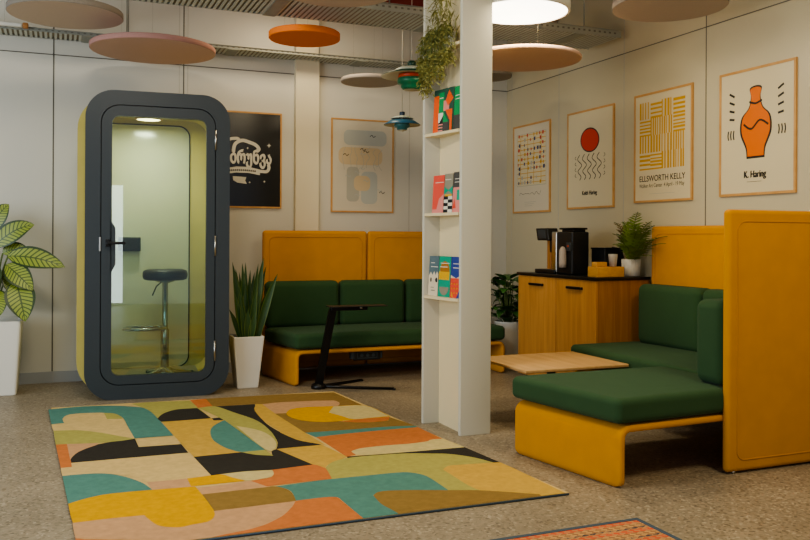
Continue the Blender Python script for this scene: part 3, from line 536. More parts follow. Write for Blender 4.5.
# ------------------------------------------------------------------ phone booth
bo = (.659, 6.344, 0); brot = math.radians(-3.5)
t = thing('phone_booth', 'dark slate blue phone booth with rounded corners and a glass door', 'phone booth', bo, brot)
fn = lambda u, v, w: (u, w, v)          # u across the front, v up, w into the booth
NB = 12
OUT = rrect(-.50,.517,0,2.236,.20,NB); SH = rrect(-.555,.520,.03,2.205,.25,NB); SHI = rrect(-.44,.457,.075,2.165,.17,NB)
GAPo = rrect(-.396,.414,.104,2.133,.135,NB); GAPi = rrect(-.390,.408,.110,2.127,.13,NB); GL = rrect(-.319,.346,.173,2.052,.055,NB)
b = MB(); b.ring(SH, SHI, .075, .90, fn, 'mustard'); b.build('shell', t, True)
b = MB(); b.ring(OUT, GAPo, 0, .074, fn, 'slate'); b.build('front_frame', t, True)
b = MB(); b.ring(GAPo, GAPi, .02, .06, fn, 'gap'); b.build('door_seal', t, True)
b = MB(); b.ring(GAPi, GL, .004, .052, fn, 'slate')
b.prism([(-.330,.915), (-.318,.93), (-.293,.975), (-.293,1.24), (-.318,1.285), (-.330,1.30)], .004, .05, fn, 'slate')
dr = b.build('door', t, True)
b = MB(); b.prism(rrect(-.324,.351,.168,2.057,.058,NB), .026, .034, fn, 'glass'); b.build('door_glass', dr, True)
b = MB(); b.rbox((-.362,-.006,1.105), (-.328,.006,1.160), .003, 'blackm'); b.tube([(-.345,-.004,1.132), (-.345,-.045,1.132)], .009, 'blackm'); b.rbox((-.354,-.055,1.122), (-.225,-.04,1.142), .006, 'blackm')
b.build('door_handle', dr, True)
b = MB(); b.rbox((-.404,-.004,1.075), (-.392,.006,1.175), .002, 'steel'); b.build('lock_plate', dr, True)
for z in (1.905, 1.113, .33):
    b = MB(); b.tube([(.411,-.004,z-.075), (.411,-.004,z+.075)], .007, 'steel', 10); b.build('hinge', dr, True)
BK = rrect(-.40,.285,.10,2.10,.09,NB)
b = MB(); b.ring(SHI, BK, .86, .895, fn, 'mustard_in'); b.build('back_panel', t, True)
b = MB(); b.ring(rrect(-.408,.293,.092,2.108,.095,NB), BK, .852, .862, fn, 'gap'); b.prism(BK, .868, .874, fn, 'bpane'); b.build('back_pane', t, True)
b = MB()
b.ring(rrect(-.439,.456,.076,2.164,.169,NB), rrect(-.425,.442,.09,2.15,.155,NB), .08, .86, fn, 'mustard_in')
for z in (.73, 1.13, 1.55): b.box((.4405,.08,z-.002), (.4415,.86,z+.002), 'gap'); b.box((-.4245,.08,z-.002), (-.4235,.86,z+.002), 'gap')
b.build('padded_lining', t, True)
b = MB(); b.box((-.40,.075,.088), (.42,.86,.100), 'galv_d'); b.build('booth_floor', t, True)
b = MB(); b.lathe([(0,2.088,'lampw'), (.088,2.088,'lampw'), (.09,2.091,'brass_'), (.10,2.094,'brass_'), (.10,2.15,'brass_')] if False else [(0,2.088,'lampw'), (.088,2.088,'lampw'), (.092,2.085,'oak_d'), (.10,2.088,'oak_d'), (.10,2.15,'oak_d')], (-.055,.42,0), 'oak_d', 40, caps=False)
b.build('booth_lamp', t, True)
b = MB(); b.rbox((-.275,.80,1.06), (-.10,.85,1.175), .006, 'blackp'); b.rbox((-.265,.795,1.07), (-.11,.802,1.165), .002, 'gap'); b.build('wall_console', t, True)

# stool standing in the booth
c = Vector((.752,6.70,.100))
t = thing('bar_stool', 'chrome bar stool with round black seat standing inside the glass booth', 'stool', c)
b = MB(); b.lathe([(0,.745), (.14,.745), (.160,.752), (.168,.772), (.168,.80), (.160,.818), (.13,.828), (0,.828)], c, 'leather', 40, caps=False); b.build('seat', t)
b = MB(); b.lathe([(.03,.06), (.032,.30), (.032,.36), (.022,.37), (.022,.72), (.07,.735), (.07,.745)], c, 'chrome', 24); b.build('column', t)
b = MB(); b.tube([c+Vector((-.02,-.03,.74)), c+Vector((-.07,-.05,.70)), c+Vector((-.10,-.06,.63))], .005, 'blackm'); b.build('height_lever', t)
b = MB(); pts = [c+Vector((-.16+.15*math.cos(a)*1.0,-.09+.12*math.sin(a),.385)) for a in [2*PI*i/24 for i in range(24)]]
b.tube(pts, .011, 'chrome', 8, closed=True); b.tube([c+Vector((-.03,-.02,.385)), c+Vector((-.06,-.03,.385))], .012, 'chrome'); b.build('footrest', t)
b = MB(); b.lathe([(.06,.018), (.055,.04), (.036,.075)], c, 'chrome', 24)
for a in (PI*1.14, PI*1.64, PI*.14, PI*.64):
    d = Vector((math.cos(a), math.sin(a), 0)); s_ = Vector((-d.y, d.x, 0))
    rows = []
    for i in range(7):
        q = i/6; p = c + d*(.03+.205*q) + Vector((0,0,.07-.055*q**.6)); w = .03-.012*q
        rows.append([p-s_*w+Vector((0,0,-.008)), p-s_*w, p+Vector((0,0,.006)), p+s_*w, p+s_*w+Vector((0,0,-.008))])
    b.grid(rows, 'chrome', closed_u=True)
    e = c + d*.235; b.lathe([(.02,0), (.022,.012), (.012,.02)], e, 'blackp', 12)
b.build('star_base', t)

# ------------------------------------------------------------------ posters
def poster(cat_label, fnw, w, h, bw, paper, loc, dep=.014):
    t = thing('framed_poster', cat_label, 'poster', loc)
    b = MB()
    b.box((0,0,0), (bw,h,dep), 'frame', lambda p: fnw(*p)); b.box((w-bw,0,0), (w,h,dep), 'frame', lambda p: fnw(*p))
    b.box((bw,0,0), (w-bw,bw,dep), 'frame', lambda p: fnw(*p)); b.box((bw,h-bw,0), (w-bw,h,dep), 'frame', lambda p: fnw(*p))
    b.build('frame', t)
    b = MB(); b.poly([fnw(bw,bw,.010), fnw(w-bw,bw,.010), fnw(w-bw,h-bw,.010), fnw(bw,h-bw,.010)], paper); 
    return t, b
def blob(cx, cy, rx, ry, n=28, wob=()):
    P = []
    for i in range(n):
        a = 2*PI*i/n; r = 1 + sum(m*math.cos(f*a+p) for f, m, p in wob); P.append((cx+rx*r*math.cos(a), cy+ry*r*math.sin(a)))
    return P
def stroke(b, pts, wd, w, fn, k):
    n = len(pts)
    L, Rr = [], []
    for i in range(n):
        x0, y0 = pts[max(i-1,0)]; x1, y1 = pts[min(i+1,n-1)]; dx, dy = x1-x0, y1-y0; l = math.hypot(dx,dy) or 1
        L.append(fn(pts[i][0]-dy/l*wd/2, pts[i][1]+dx/l*wd/2, w)); Rr.append(fn(pts[i][0]+dy/l*wd/2, pts[i][1]-dx/l*wd/2, w))
    b.grid([L, Rr], k, smooth=False)
def curve2(pts, n=6):
    out = []
    for i in range(len(pts)-1):
        p0 = pts[max(i-1,0)]; p1 = pts[i]; p2 = pts[i+1]; p3 = pts[min(i+2,len(pts)-1)]
        for q in range(n):
            s_ = q/n
            out.append(tuple(.5*((2*b_)+(-a_+c_)*s_+(2*a_-5*b_+4*c_-d_)*s_**2+(-a_+3*b_-3*c_+d_)*s_**3) for a_, b_, c_, d_ in zip(p0,p1,p2,p3)))
    return out + [pts[-1]]
def rect(b, fn, u0, v0, u1, v1, w, k): b.poly([fn(u0,v0,w), fn(u1,v0,w), fn(u1,v1,w), fn(u0,v1,w)], k)
def wallR(y0, z0): return lambda u, v, w: (XR-w, y0-u, z0+v)
def wallB(x0, z0): return lambda u, v, w: (x0+u, YB-w, z0+v)
rp = random.Random(3)

# small-block print (a plain stand-in)
f = wallR(7.170, 1.425); W, H = .668, .842
t, b = poster('oak framed poster of small scattered colour blocks, furthest on the right wall', f, W, H, .017, 'paper2', (XR,6.84,1.425))
rect(b, f, .075, .255, .60, .755, .0104, 'p_grey'); rect(b, f, .08, .26, .595, .75, .0106, 'paper')
for i in range(11):
    v = .285+.045*i
    rect(b, f, .085, v, .59, v+.006, .0108, 'p_yel')
    for q in range(9):
        if rp.random() < .55:
            u = .09+.055*q+rp.random()*.02; s_ = .012+rp.random()*.02
            rect(b, f, u, v-.012, u+s_, v+.006+s_*.5, .0111+.00002*q, rp.choice(['p_red','p_nblue','p_yel','p_grey','p_nblue']))
for u in (.14, .27, .38, .51): rect(b, f, u, .27, u+.007, .745, .0109, 'p_yel')
stroke(b, curve2([(.12+.028*i, .17+.014*math.sin(i*2.3)+.012*(i%3)) for i in range(15)], 4), .003, .0106, f, 'ink')
for i in range(3): rect(b, f, .22, .10-.018*i, .22+.20-.03*i, .1035-.018*i, .0106, 'p_grey')
b.build('print', t)

# red shape with black brush lines (a plain stand-in)
f = wallR(6.226, 1.436); W, H = .668, .834
t, b = poster('oak framed poster with a red rounded shape over black brush lines', f, W, H, .016, 'paper', (XR,5.9,1.436))
b.poly([f(x,y,.0106) for x, y in blob(.335,.575,.130,.108,32,((2,.05,.6),))], 'ink'); b.poly([f(x,y,.0110) for x, y in blob(.335,.575,.120,.098,32,((2,.05,.6),))], 'p_red')
for j in range(5):
    x = .19+.07*j
    stroke(b, curve2([(x,.46), (x-.03,.42), (x+.03,.37), (x-.025,.32), (x+.02,.275), (x,.245)], 6), .008, .0106, f, 'ink')
for j in range(4): stroke(b, curve2([(.14,.27+.05*j), (.12,.285+.05*j), (.135,.30+.05*j)], 4), .005, .0106, f, 'ink'); stroke(b, curve2([(.53,.27+.05*j), (.55,.285+.05*j), (.535,.30+.05*j)], 4), .005, .0106, f, 'ink')
for o in (0, .002, .004): put_text(b, 'Keith Haring', .05, .225+o, .115+o*.5, .0106+o*.02, f, 'ink', width=.21)
b.build('print', t)

# yellow stripe print with lettering
f = wallR(5.302, 1.458); W, H = .645, .825
t, b = poster('oak framed poster of yellow stripe patches above the words ELLSWORTH KELLY', f, W, H, .016, 'paper', (XR,4.98,1.458))
cw, ch = .126, .128
for i in range(4):
    for j in range(4):
        u0, v0 = .065+cw*i, .245+ch*j
        if (i*3+j*2+(i*j)) % 4 in (0,3):
            n_ = rp.choice([4,5]); 
            for q in range(n_): rect(b, f, u0, v0+ch*q/n_, u0+cw, v0+ch*q/n_+ch/n_*rp.uniform(.35,.7), .0106, 'p_yel')
        else:
            n_ = rp.choice([4,5])
            for q in range(n_): rect(b, f, u0+cw*q/n_, v0, u0+cw*q/n_+cw/n_*rp.uniform(.35,.75), v0+ch, .0106, 'p_yel')
put_text(b, 'ELLSWORTH KELLY', .062, .062, .158, .0106, f, 'ink', width=.505)
put_text(b, 'ELLSWORTH KELLY', .062, .0635, .1588, .0107, f, 'ink', width=.505)
put_text(b, 'Walker Art Center  4 April - 19 May', .042, .064, .112, .0106, f, 'ink', width=.50)
rect(b, f, .18, .062, .46, .0645, .0106, 'p_grey')
b.build('print', t)

# orange stacked shape with black outline (a plain stand-in)
f = wallR(4.397, 1.467); W, H = .634, .818
t, b = poster('oak framed poster with a bold orange shape outlined in black, nearest one', f, W, H, .016, 'paper', (XR,4.08,1.467))
def shape(P, g, w):
    cx = sum(p[0] for p in P)/len(P); cy = sum(p[1] for p in P)/len(P)
    b.poly([f(x,y,w) for x, y in P], 'ink')
    ox = max(abs(p[0]-cx) for p in P); oy = max(abs(p[1]-cy) for p in P)
    b.poly([f(cx+(x-cx)*(1-g/ox), cy+(y-cy)*(1-g/oy), w+.0004) for x, y in P], 'p_org')
shape(curve2([(.24,.235), (.232,.30), (.185,.40), (.195,.50), (.255,.56), (.275,.63), (.265,.685), (.315,.70), (.365,.685), (.355,.63), (.375,.56), (.435,.50), (.445,.40), (.398,.30), (.39,.235)], 5), .014, .0106)
if False: shape([(.225,.235), (.405,.235), (.41,.30), (.425,.36), (.21,.36), (.222,.30)], .014, .0106)
stroke(b, curve2([(.215,.46), (.28,.425), (.35,.475), (.42,.44)], 6), .013, .0114, f, 'ink')
def cap(x0, y0, x1, y1, r, n=12):
    a = math.atan2(y1-y0, x1-x0)
    return [(x0+r*math.cos(a+PI/2+PI*i/n), y0+r*math.sin(a+PI/2+PI*i/n)) for i in range(n+1)] + [(x1+r*math.cos(a-PI/2+PI*i/n), y1+r*math.sin(a-PI/2+PI*i/n)) for i in range(n+1)]
def capsule(x0, y0, x1, y1, r, g, w):
    b.poly([f(x,y,w) for x, y in cap(x0,y0,x1,y1,r)], 'ink'); b.poly([f(x,y,w+.0004) for x, y in cap(x0,y0,x1,y1,r-g)], 'p_org')
stroke(b, curve2([(.262,.60), (.315,.585), (.368,.60)], 6), .013, .0114, f, 'ink')
for sgn in (-1, 1):
    for j in range(4): stroke(b, [(.315+sgn*.18, .50+.05*j), (.315+sgn*.225, .507+.056*j)], .014, .0106, f, 'ink')
    for j in range(3): stroke(b, curve2([(.315+sgn*(.185+.024*j), .37), (.315+sgn*(.19+.024*j), .40), (.315+sgn*(.185+.024*j), .43)], 4), .010, .0106, f, 'ink')
for o in (0, .003, .006): put_text(b, 'K. Haring', .062, .215+o, .112+o*.5, .0106+o*.02, f, 'ink', width=.18)
rect(b, f, .245, .085, .365, .0875, .0106, 'ink')
b.build('print', t)

# black lettering poster on the back wall
f = wallB(1.155, 1.437); W, H = .665, .845
t, b = poster('black poster with white ornamental lettering in a thin oak frame beside the phone booth', f, W, H, .014, 'bposter', (1.49,YB,1.437))
f0_ = f; f = lambda u, v, w: f0_(u, v-.045, w)
put_text(b, 'ბრუნვა', .155, .200, .435, .0106, f, 'chalk', width=.36)
put_text(b, 'ბრუნვა', .155, .210, .441, .0107, f, 'chalk', width=.36)
put_text(b, 'ბრუნვა', .155, .206, .429, .0108, f, 'chalk', width=.36)
stroke(b, curve2([(.235,.53), (.25,.60), (.31,.635), (.38,.62), (.43,.60), (.46,.565), (.44,.545)], 6), .03, .0106, f, 'chalk')
stroke(b, curve2([(.13,.53), (.15,.60), (.20,.64), (.27,.65), (.29,.625)], 6), .026, .0107, f, 'chalk')
stroke(b, curve2([(.13,.50), (.125,.55), (.15,.57), (.17,.54), (.14,.52)], 6), .014, .0107, f, 'chalk')
b.grid([[f(.16,.385,.0106), f(.26,.405,.0106), f(.37,.405,.0106), f(.47,.385,.0106)], [f(.16,.335,.0106), f(.26,.352,.0106), f(.37,.352,.0106), f(.47,.335,.0106)]], 'chalk', smooth=False)
b.grid([[f(.10,.395,.0106), f(.15,.405,.0106)], [f(.12,.345,.0106), f(.15,.345,.0106)]], 'chalk', smooth=False)
stroke(b, curve2([(.47,.37), (.53,.37), (.55,.40), (.545,.43)], 6), .028, .0107, f, 'chalk')
for q in range(14): rect(b, f, .20+.017*q, .362+.006*math.sin(q*.25), .211+.017*q, .377+.006*math.sin(q*.25), .0110, 'bposter')
b.poly([f(x,y,.0106) for x, y in [(.23,.32), (.35,.315), (.34,.285), (.355,.255), (.27,.265), (.235,.285)]], 'chalk')
for x, y, s_ in ((.55,.60,.022), (.38,.27,.012), (.51,.28,.014), (.20,.47,.010), (.36,.57,.012)):
    b.poly([f(x-s_*.25,y-s_*.25,.0106), f(x,y-s_,.0106), f(x+s_*.25,y-s_*.25,.0106), f(x+s_,y,.0106), f(x+s_*.25,y+s_*.25,.0106), f(x,y+s_,.0106), f(x-s_*.25,y+s_*.25,.0106), f(x-s_,y,.0106)], 'chalk')
f = f0_; b.build('print', t)

# pale sketchy print on the back wall (a plain stand-in)
f = wallB(2.280, 1.414); W, H = .612, .862
t, b = poster('pale beige and grey abstract print in an oak frame right of the white pilaster', f, W, H, .014, 'print_pale', (2.58,YB,1.414))
rect(b, f, .06, .60, .54, .78, .0104, 'p_grey') if False else None
b.poly([f(x,y,.0104) for x, y in rrect(.12,.54,.62,.76,.05)], 'p_blue')
b.poly([f(x,y,.0105) for x, y in rrect(.07,.50,.44,.60,.06)], 'p_sand')
b.poly([f(x,y,.0106) for x, y in rrect(.15,.27,.10,.42,.04)], 'p_grey'); b.poly([f(x,y,.0107) for x, y in rrect(.29,.45,.08,.38,.05)], 'p_blue')
b.poly([f(x,y,.0108) for x, y in rrect(.22,.38,.20,.34,.05)], 'p_sand')
for j in range(7):
    x = .12+.06*j
    stroke(b, curve2([(x+rp.uniform(-.02,.02), .40+.05*q+rp.uniform(-.015,.015)) for q in range(5)], 4), .004, .0110+.0001*j, f, 'p_grey')
for j in range(14):
    x, y = rp.uniform(.08,.52), rp.uniform(.14,.74)
    stroke(b, curve2([(x,y), (x+.02,y+.012), (x+.035,y-.006), (x+.055,y+.008)], 4), .005, .0118+.00005*j, f, 'ink' if j % 3 == 0 else 'p_blue')
b.build('print', t)

# ------------------------------------------------------------------ soft seating
def leg_band(b, q, x0, x1, y0, y1, zt, th, r, k, rc=.03, one=False):
    """one bent upholstered sheet: leg, seat rail, leg; corners of the feet rounded"""
    path = [(x0, 0)]
    n = 6
    zs = [i/10*.06 for i in range(1, 8)]
    P = [(x0, 0.0)] + [(x0, .012*i) for i in range(1, 5)] + [(x0, .12), (x0, zt-r)]
    P += [(x0+r-r*math.cos(PI/2*i/n), zt-r+r*math.sin(PI/2*i/n)) for i in range(1, n+1)]
    m = [(x0+r+(x1-x0-2*r)*i/6, zt) for i in range(1, 6)]
    P2 = [(x0+x1-x, z) for x, z in reversed(P)]
    path = P + m + (P2 if not one else [(x1-.002, zt)])
    rows = []; N = len(path)
    for i, (x, z) in enumerate(path):
        xa, za = path[max(i-1,0)]; xb, zb = path[min(i+1,N-1)]
        tx, tz = xb-xa, zb-za; l = math.hypot(tx,tz); nx, nz = -tz/l, tx/l       # outward
        cut = rc - math.sqrt(max(0, rc*rc-(rc-z)**2)) if z < rc else 0
        e = th*.35; ya, yb = y0+cut, y1-cut
        sec = [(0,ya+e), (0,yb-e), (-e*.3,yb-e*.3), (-e,yb), (-th+e,yb), (-th+e*.3,yb-e*.3), (-th,yb-e), (-th,ya+e), (-th+e*.3,ya+e*.3), (-th+e,ya), (-e,ya), (-e*.3,ya+e*.3)]
        rows.append([q((x+nx*o, y, z+.003+nz*o)) for o, y in sec])
    b.grid(rows, k, closed_u=True); b.poly(rows[0], k); b.poly(rows[-1][::-1], k)
def glides(fr, q, x0, x1, y0, y1, one=False):
    for x in ((x0+.015,) if one else (x0+.015, x1-.015)):
        for y in (y0+.06, y1-.06):
            b = MB(); p = q((x, y, 0)); b.lathe([(.012,0), (.012,.006)], p, 'blackp', 12); b.build('glide', fr)
def pan(b, lo, hi, r, k, inset=.055):
    """padded screen with a piped border on both big faces (thin axis found from lo/hi)"""
    b.rbox(lo, hi, r, k, 4)
    d = [hi[i]-lo[i] for i in range(3)]; ax = d.index(min(d)); u = 0 if ax == 1 else 1
    for w in (lo[ax], hi[ax]):
        P = []
        for a, z in rrect(lo[u]+inset, hi[u]-inset, lo[2]+inset, hi[2]-inset, .05, 6):
            p = [0,0,z]; p[u] = a; p[ax] = w; P.append(p)
        b.tube(P, .004, 'piping', 6, closed=True)
def cushion(name, lo, hi, parent, q=None, r=.045, crown=.015, axis=2, seg=5):
    b = MB(); b.rbox(lo, hi, r, 'green', 4, q, crown, axis, seg); return b.build(name, parent)

# sofa at the back wall
t = thing('sofa', 'long green sofa with tall mustard yellow back panels against the back wall', 'sofa', (2.6,6.8,0), 0, None)
q = quadmap((1.722,6.43), (3.605,6.43), (3.605,7.09), (1.602,7.09), 0, 1.86, 0, .64)
b = MB(); leg_band(b, q, 0, 1.86, 0, .64, .278, .03, .06, 'yellow'); fr = b.build('leg_frame', t)
glides(fr, q, 0, 1.86, 0, .64)
b = MB(); pan(b, (1.612,7.11,.035), (2.566,7.17,1.24), .03, 'yellow'); b.build('back_panel', t)
b = MB(); pan(b, (2.572,7.11,.035), (3.565,7.17,1.24), .03, 'yellow'); b.build('back_panel', t)
cushion('seat_cushion', (-.005,-.008,.292), (1.865,.60,.415), t, q, .036)
for x0, x1 in ((1.612,2.262), (2.27,2.885), (2.893,3.50)): cushion('back_cushion', (x0,6.965,.405), (x1,7.105,.805), t, None, .05, .02, 1)
b = MB(); b.box((1.80,6.50,.262), (3.55,7.05,.278), 'slate'); b.box((1.80,6.475,.262), (3.55,6.49,.272), 'steel'); b.build('under_frame', t)
b = MB(); b.rbox((2.22,6.47,.175), (2.455,6.53,.255), .008, 'blackp'); b.rbox((2.20,6.475,.185), (2.235,6.53,.245), .006, 'slate'); b.rbox((2.44,6.475,.185), (2.475,6.53,.245), .006, 'slate')
sk = b.build('power_outlet', t)
b = MB()
b.ring([(2.25,.19),(2.425,.19),(2.425,.24),(2.25,.24)], [(2.256,.196),(2.419,.196),(2.419,.234),(2.256,.234)], 6.466, 6.471, lambda u, v, w: (u,w,v), 'slate')
for x in (2.29, 2.34, 2.39): b.prism(blob(x,.215,.014,.014,16), 6.466, 6.4702, lambda u, v, w: (u,w,v), 'slate')
b.build('socket_plate', sk)

# corner sofa along the right wall
t = thing('sofa', 'corner sofa on the right with a big mustard yellow end screen and green cushions', 'sofa', (3.7,4.1,0))
q0 = lambda p: (p[1], p[0], p[2])
b = MB(); leg_band(b, q0, 3.36, 5.02, 3.37, 4.04, .288, .03, .06, 'yellow'); fr = b.build('leg_frame', t)
glides(fr, q0, 3.36, 5.04, 3.37, 4.04)
b = MB(); pan(b, (4.03,3.32,.09), (4.085,5.02,1.275), .027, 'yellow'); b.build('back_panel', t)
b = MB(); pan(b, (3.093,3.252,.008), (4.085,3.300,1.333), .024, 'yellow', .06)
es = b.build('end_screen', t)
for x in (3.15, 3.98):
    b = MB(); b.lathe([(.013,0), (.013,.016)], (x,3.276,0), 'steel', 12); b.build('glide', es)
cushion('seat_cushion', (3.345,3.315,.305), (4.025,5.045,.432), t, None, .032)
cushion('back_cushion', (3.86,4.325,.425), (4.02,4.965,.858), t, None, .05, .02, 0)
cushion('back_cushion', (3.86,3.49,.425), (4.02,4.315,.858), t, None, .05, .02, 0)
cushion('end_cushion', (3.100,3.306,.43), (3.85,3.51,.868), t, None, .05, .012, 1)

# chaise bench in front of it
t = thing('bench', 'wide low green bench seat on a bent mustard yellow base, nearest seat', 'bench seat', (2.85,3.66,0))
q = quadmap((2.446,3.254), (3.340,3.303), (3.340,4.03), (2.318,4.03), 0, .93, 0, .72)
b = MB(); leg_band(b, q, 0, .93, 0, .72, .29, .032, .065, 'yellow', one=True); fr = b.build('leg_frame', t)
glides(fr, q, 0, .93, 0, .72, True)
cushion('seat_cushion', (-.02,-.006,.303), (.93,.73,.425), t, q, .034, .014, 2, 6)
b = MB(); b.box((2.56,3.36,.262), (3.36,4.0,.288), 'blackp'); b.build('under_frame', t)

# ------------------------------------------------------------------ tables
t = thing('coffee_table', 'low square pale wood coffee table on a black pedestal', 'table', (2.95,4.655,0))
b = MB(); b.rbox((2.573,4.34,.372), (3.325,4.97,.392), .006, 'ash'); b.build('tabletop', t)
b = MB(); b.tube([(2.95,4.655,.01), (2.95,4.655,.372)], .028, 'blackm', 20); b.build('column', t)
b = MB()
for d in ((1,.35), (-.35,1), (-1,-.35), (.35,-1)):
    l = math.hypot(*d); e = (2.95+d[0]/l*.30, 4.655+d[1]/l*.30)
    b.tube([(2.95,4.655,.014), (e[0],e[1],.011)], .011, 'blackm', 8)
b.build('pedestal_foot', t)
b = MB(); b.box((2.80,4.50,.364), (3.10,4.81,.372), 'blackm'); b.build('mounting_plate', t)

t = thing('side_table', 'small black laptop table with a slanted post and splayed feet by the back sofa', 'side table', (1.875,6.30,0))
b = MB(); b.rbox((1.915,6.13,.642), (2.385,6.26,.650), .003, 'leather'); b.build('tabletop', t)
b = MB()
rows = []
for p, w in (((1.872,6.30,.03), .032), ((1.955,6.22,.60), .030), ((1.96,6.22,.625), .028)):
    rows.append([(p[0]-w,p[1]-.012,p[2]), (p[0]+w,p[1]-.012,p[2]), (p[0]+w,p[1]+.012,p[2]), (p[0]-w,p[1]+.012,p[2])])
b.grid(rows, 'blackm', closed_u=True, smooth=False); b.poly(rows[-1], 'blackm')
b.box((1.855,6.226,.30), (1.885,6.234,.56), 'gap') if False else None
b.build('post', t)
b = MB(); b.rbox((1.94,6.19,.612), (2.24,6.25,.642), .006, 'blackm'); b.rbox((2.17,6.18,.625), (2.19,6.188,.640), .002, 'steel'); b.build('arm', t)
for e in ((2.30,6.50), (2.40,6.03)):
    b = MB(); b.tube([(1.875,6.30,.02), (1.98,6.30+(e[1]-6.30)*.2,.016), (e[0],e[1],.010)], [.014,.012,.010], 'blackm', 8); b.lathe([(.014,0),(.014,.012)], (e[0],e[1],0), 'blackp', 10); b.build('foot', t)
b = MB(); b.lathe([(.055,0), (.06,.012), (.055,.032), (.03,.045), (0,.048)], (1.872,6.30,0), 'blackm', 24); b.build('hub', t)

# ------------------------------------------------------------------ white shelving column
t = thing('bookshelf', 'tall narrow white open bookshelf standing in the middle of the room', 'bookshelf', (2.29,4.69,0))
HT = CEIL-.02
b = MB(); b.rbox((2.207,4.476,0), (2.410,4.505,HT), .002, 'bookboard', 2); b.build('side_panel', t)
b = MB(); b.rbox((2.137,4.868,0), (2.410,4.897,HT), .002, 'bookboard', 2); b.build('side_panel', t)
b = MB(); b.box((2.247,4.505,0), (2.262,4.868,HT), 'boardw'); b.build('back_panel', t)
SZ = (.799, 1.319, 1.820, 2.345)
for z in SZ:
    b = MB(); 
    b.prism([(2.199,4.505), (2.247,4.505), (2.247,4.868), (2.140,4.868)], z, z+.018, lambda u, v, w: (u,v,w), 'boardw')
    b.build('shelf', t)
b = MB(); b.prism([(2.262,4.505), (2.408,4.505), (2.408,4.868), (2.262,4.868)], 2.345, 2.363, lambda u, v, w: (u,v,w), 'boardw')
b.build('rear_shelf', t); b = MB(); b.prism([(2.262,4.505), (2.408,4.505), (2.408,4.868), (2.262,4.868)], 1.1, 1.118, lambda u, v, w: (u,v,w), 'boardw'); b.build('rear_shelf', t)

# books: covers face the room, leaning on the back panel
def book(zs, ya, yb, h, xf0, xf1, cover, label, group):
    """ya far edge, yb near edge; xf0/xf1 front x of the cover at ya/yb; leans back"""
    th = .012; lean = .012
    loc = ((xf0+xf1)/2, (ya+yb)/2, zs)
    t = thing('book', label, 'book', loc, 0, group)
    d = Vector((xf1-xf0, yb-ya, 0)); L = d.length; d /= L; nrm = Vector((d.y, -d.x, 0))
    if nrm.x > 0: nrm = -nrm
    def f(u, v, w):     # u 0..1 across, v 0..1 up, w out of the cover
        p = Vector((xf0,ya,zs+.0005)) + d*(L*u) + Vector((lean*v,0,h*v)) + nrm*w
        return (p.x, p.y, p.z)
    b = MB(); b.box((0.01,.004,-th+.001), (.985,.992,-.001), 'paper2', lambda p: f(*p)); b.build('page_block', t)
    b = MB(); b.box((0,0,-.001), (1,1,0), cover[0], lambda p: f(*p)); b.box((0,0,-th), (1,1,-th+.001), cover[0], lambda p: f(*p))
    w = .0004
    for sh in cover[1]:
        k = sh[0]; P = sh[1]
        if len(P) == 2: P = [(P[0][0],P[0][1]), (P[1][0],P[0][1]), P[1], (P[0][0],P[1][1])]
        b.poly([f(u,v,w) for u, v in P], k); w += .00015
    b.build('cover', t)
def el(cx, cy, rx, ry, a0=0, a1=2*PI, n=18): return [(cx+rx*math.cos(a0+(a1-a0)*i/n), cy+ry*math.sin(a0+(a1-a0)*i/n)) for i in range(n+(0 if abs(a1-a0) > 6.2 else 1))]
line = lambda v, a=.12, c=.7, h=.018, k='b_white': (k, [(a,v),(c,v+h)])
xb = lambda y: 2.140+(4.868-y)/.363*.059      # front lip of the shelves
bx = lambda y: min(xb(y)+.022, 2.222)
G = 'books displayed face out on the white bookshelf'
T = SZ[2]+.018
book(T, 4.815, 4.60, .27, bx(4.815), bx(4.60), ('b_dgreen', [('b_org',[(0,0),(.26,.86)]), ('b_green',[(.26,.45),(.52,.92)]), ('b_pink',[(.5,.48),(.78,.72)]), ('b_org',[(.72,.58),(.98,.74),(.76,.95),(.6,.72)]), ('b_white',[(.26,.22),(.5,.45)]), ('b_black',[(.3,.2),(.52,.2),(.52,.4)]),
      ('b_green',[(.5,.22),(.78,.22),(.5,.48)]), ('b_org',[(.6,.5),(.84,.24),(.84,.5)]), ('b_charc' if False else 'b_char',[(.5,.0),(.78,.22)]), ('b_org',[(.84,.0),(.95,.5)]), ('b_pink',[(.26,.02),(.5,.05)]), ('b_pink',[(.26,.09),(.5,.12)]), ('b_pink',[(.26,.16),(.5,.19)]), line(.78,.30,.48,.02)]),
      'dark green and orange geometric patterned book on the upper bookshelf', G)
book(T, 4.595, 4.51, .265, bx(4.595), bx(4.51), ('b_green', [('b_char',[(0,0),(1,.34)]), line(.78,.15,.9), line(.70,.15,.8)]), 'plain green book with dark lower edge at the right of the upper bookshelf', G)
T = SZ[1]+.018
book(T, 4.82, 4.70, .235, bx(4.82), bx(4.70), ('b_coral', [('b_pink',[(0,0),(1,0),(1,.5),(.6,.38),(.4,.1),(0,.1)]), line(.80,.2,.95)]), 'coral red book at the left of the middle bookshelf row', G)
chk = [('b_white',[(0,0),(1,.42)])] + [('b_black',[(.5*((j)%2),.084*j),(.5*((j)%2)+.5,.084*j+.084)]) for j in range(5)]
book(T, 4.695, 4.605, .24, bx(4.695), bx(4.605), ('b_grey', chk+[('b_gold',[(.1,.42),(.9,.47)]), ('b_teal',[(0,.47),(.5,.56),(1,.47),(1,.68),(.5,.58),(0,.68)]), line(.84,.1,.8)]), 'grey book with black and white checks in the middle bookshelf row', G)
book(T, 4.60, 4.51, .245, bx(4.60), bx(4.51), ('b_char', [('b_pink',[(0,0),(1,.62)]), ('b_teal',[(.45,.3),(.95,.56)]), ('b_red',[(0,.1),(.4,.1),(.2,.35)]), line(.82,.15,.9), line(.74,.15,.8)]), 'charcoal and pink book at the right of the middle bookshelf row', G)
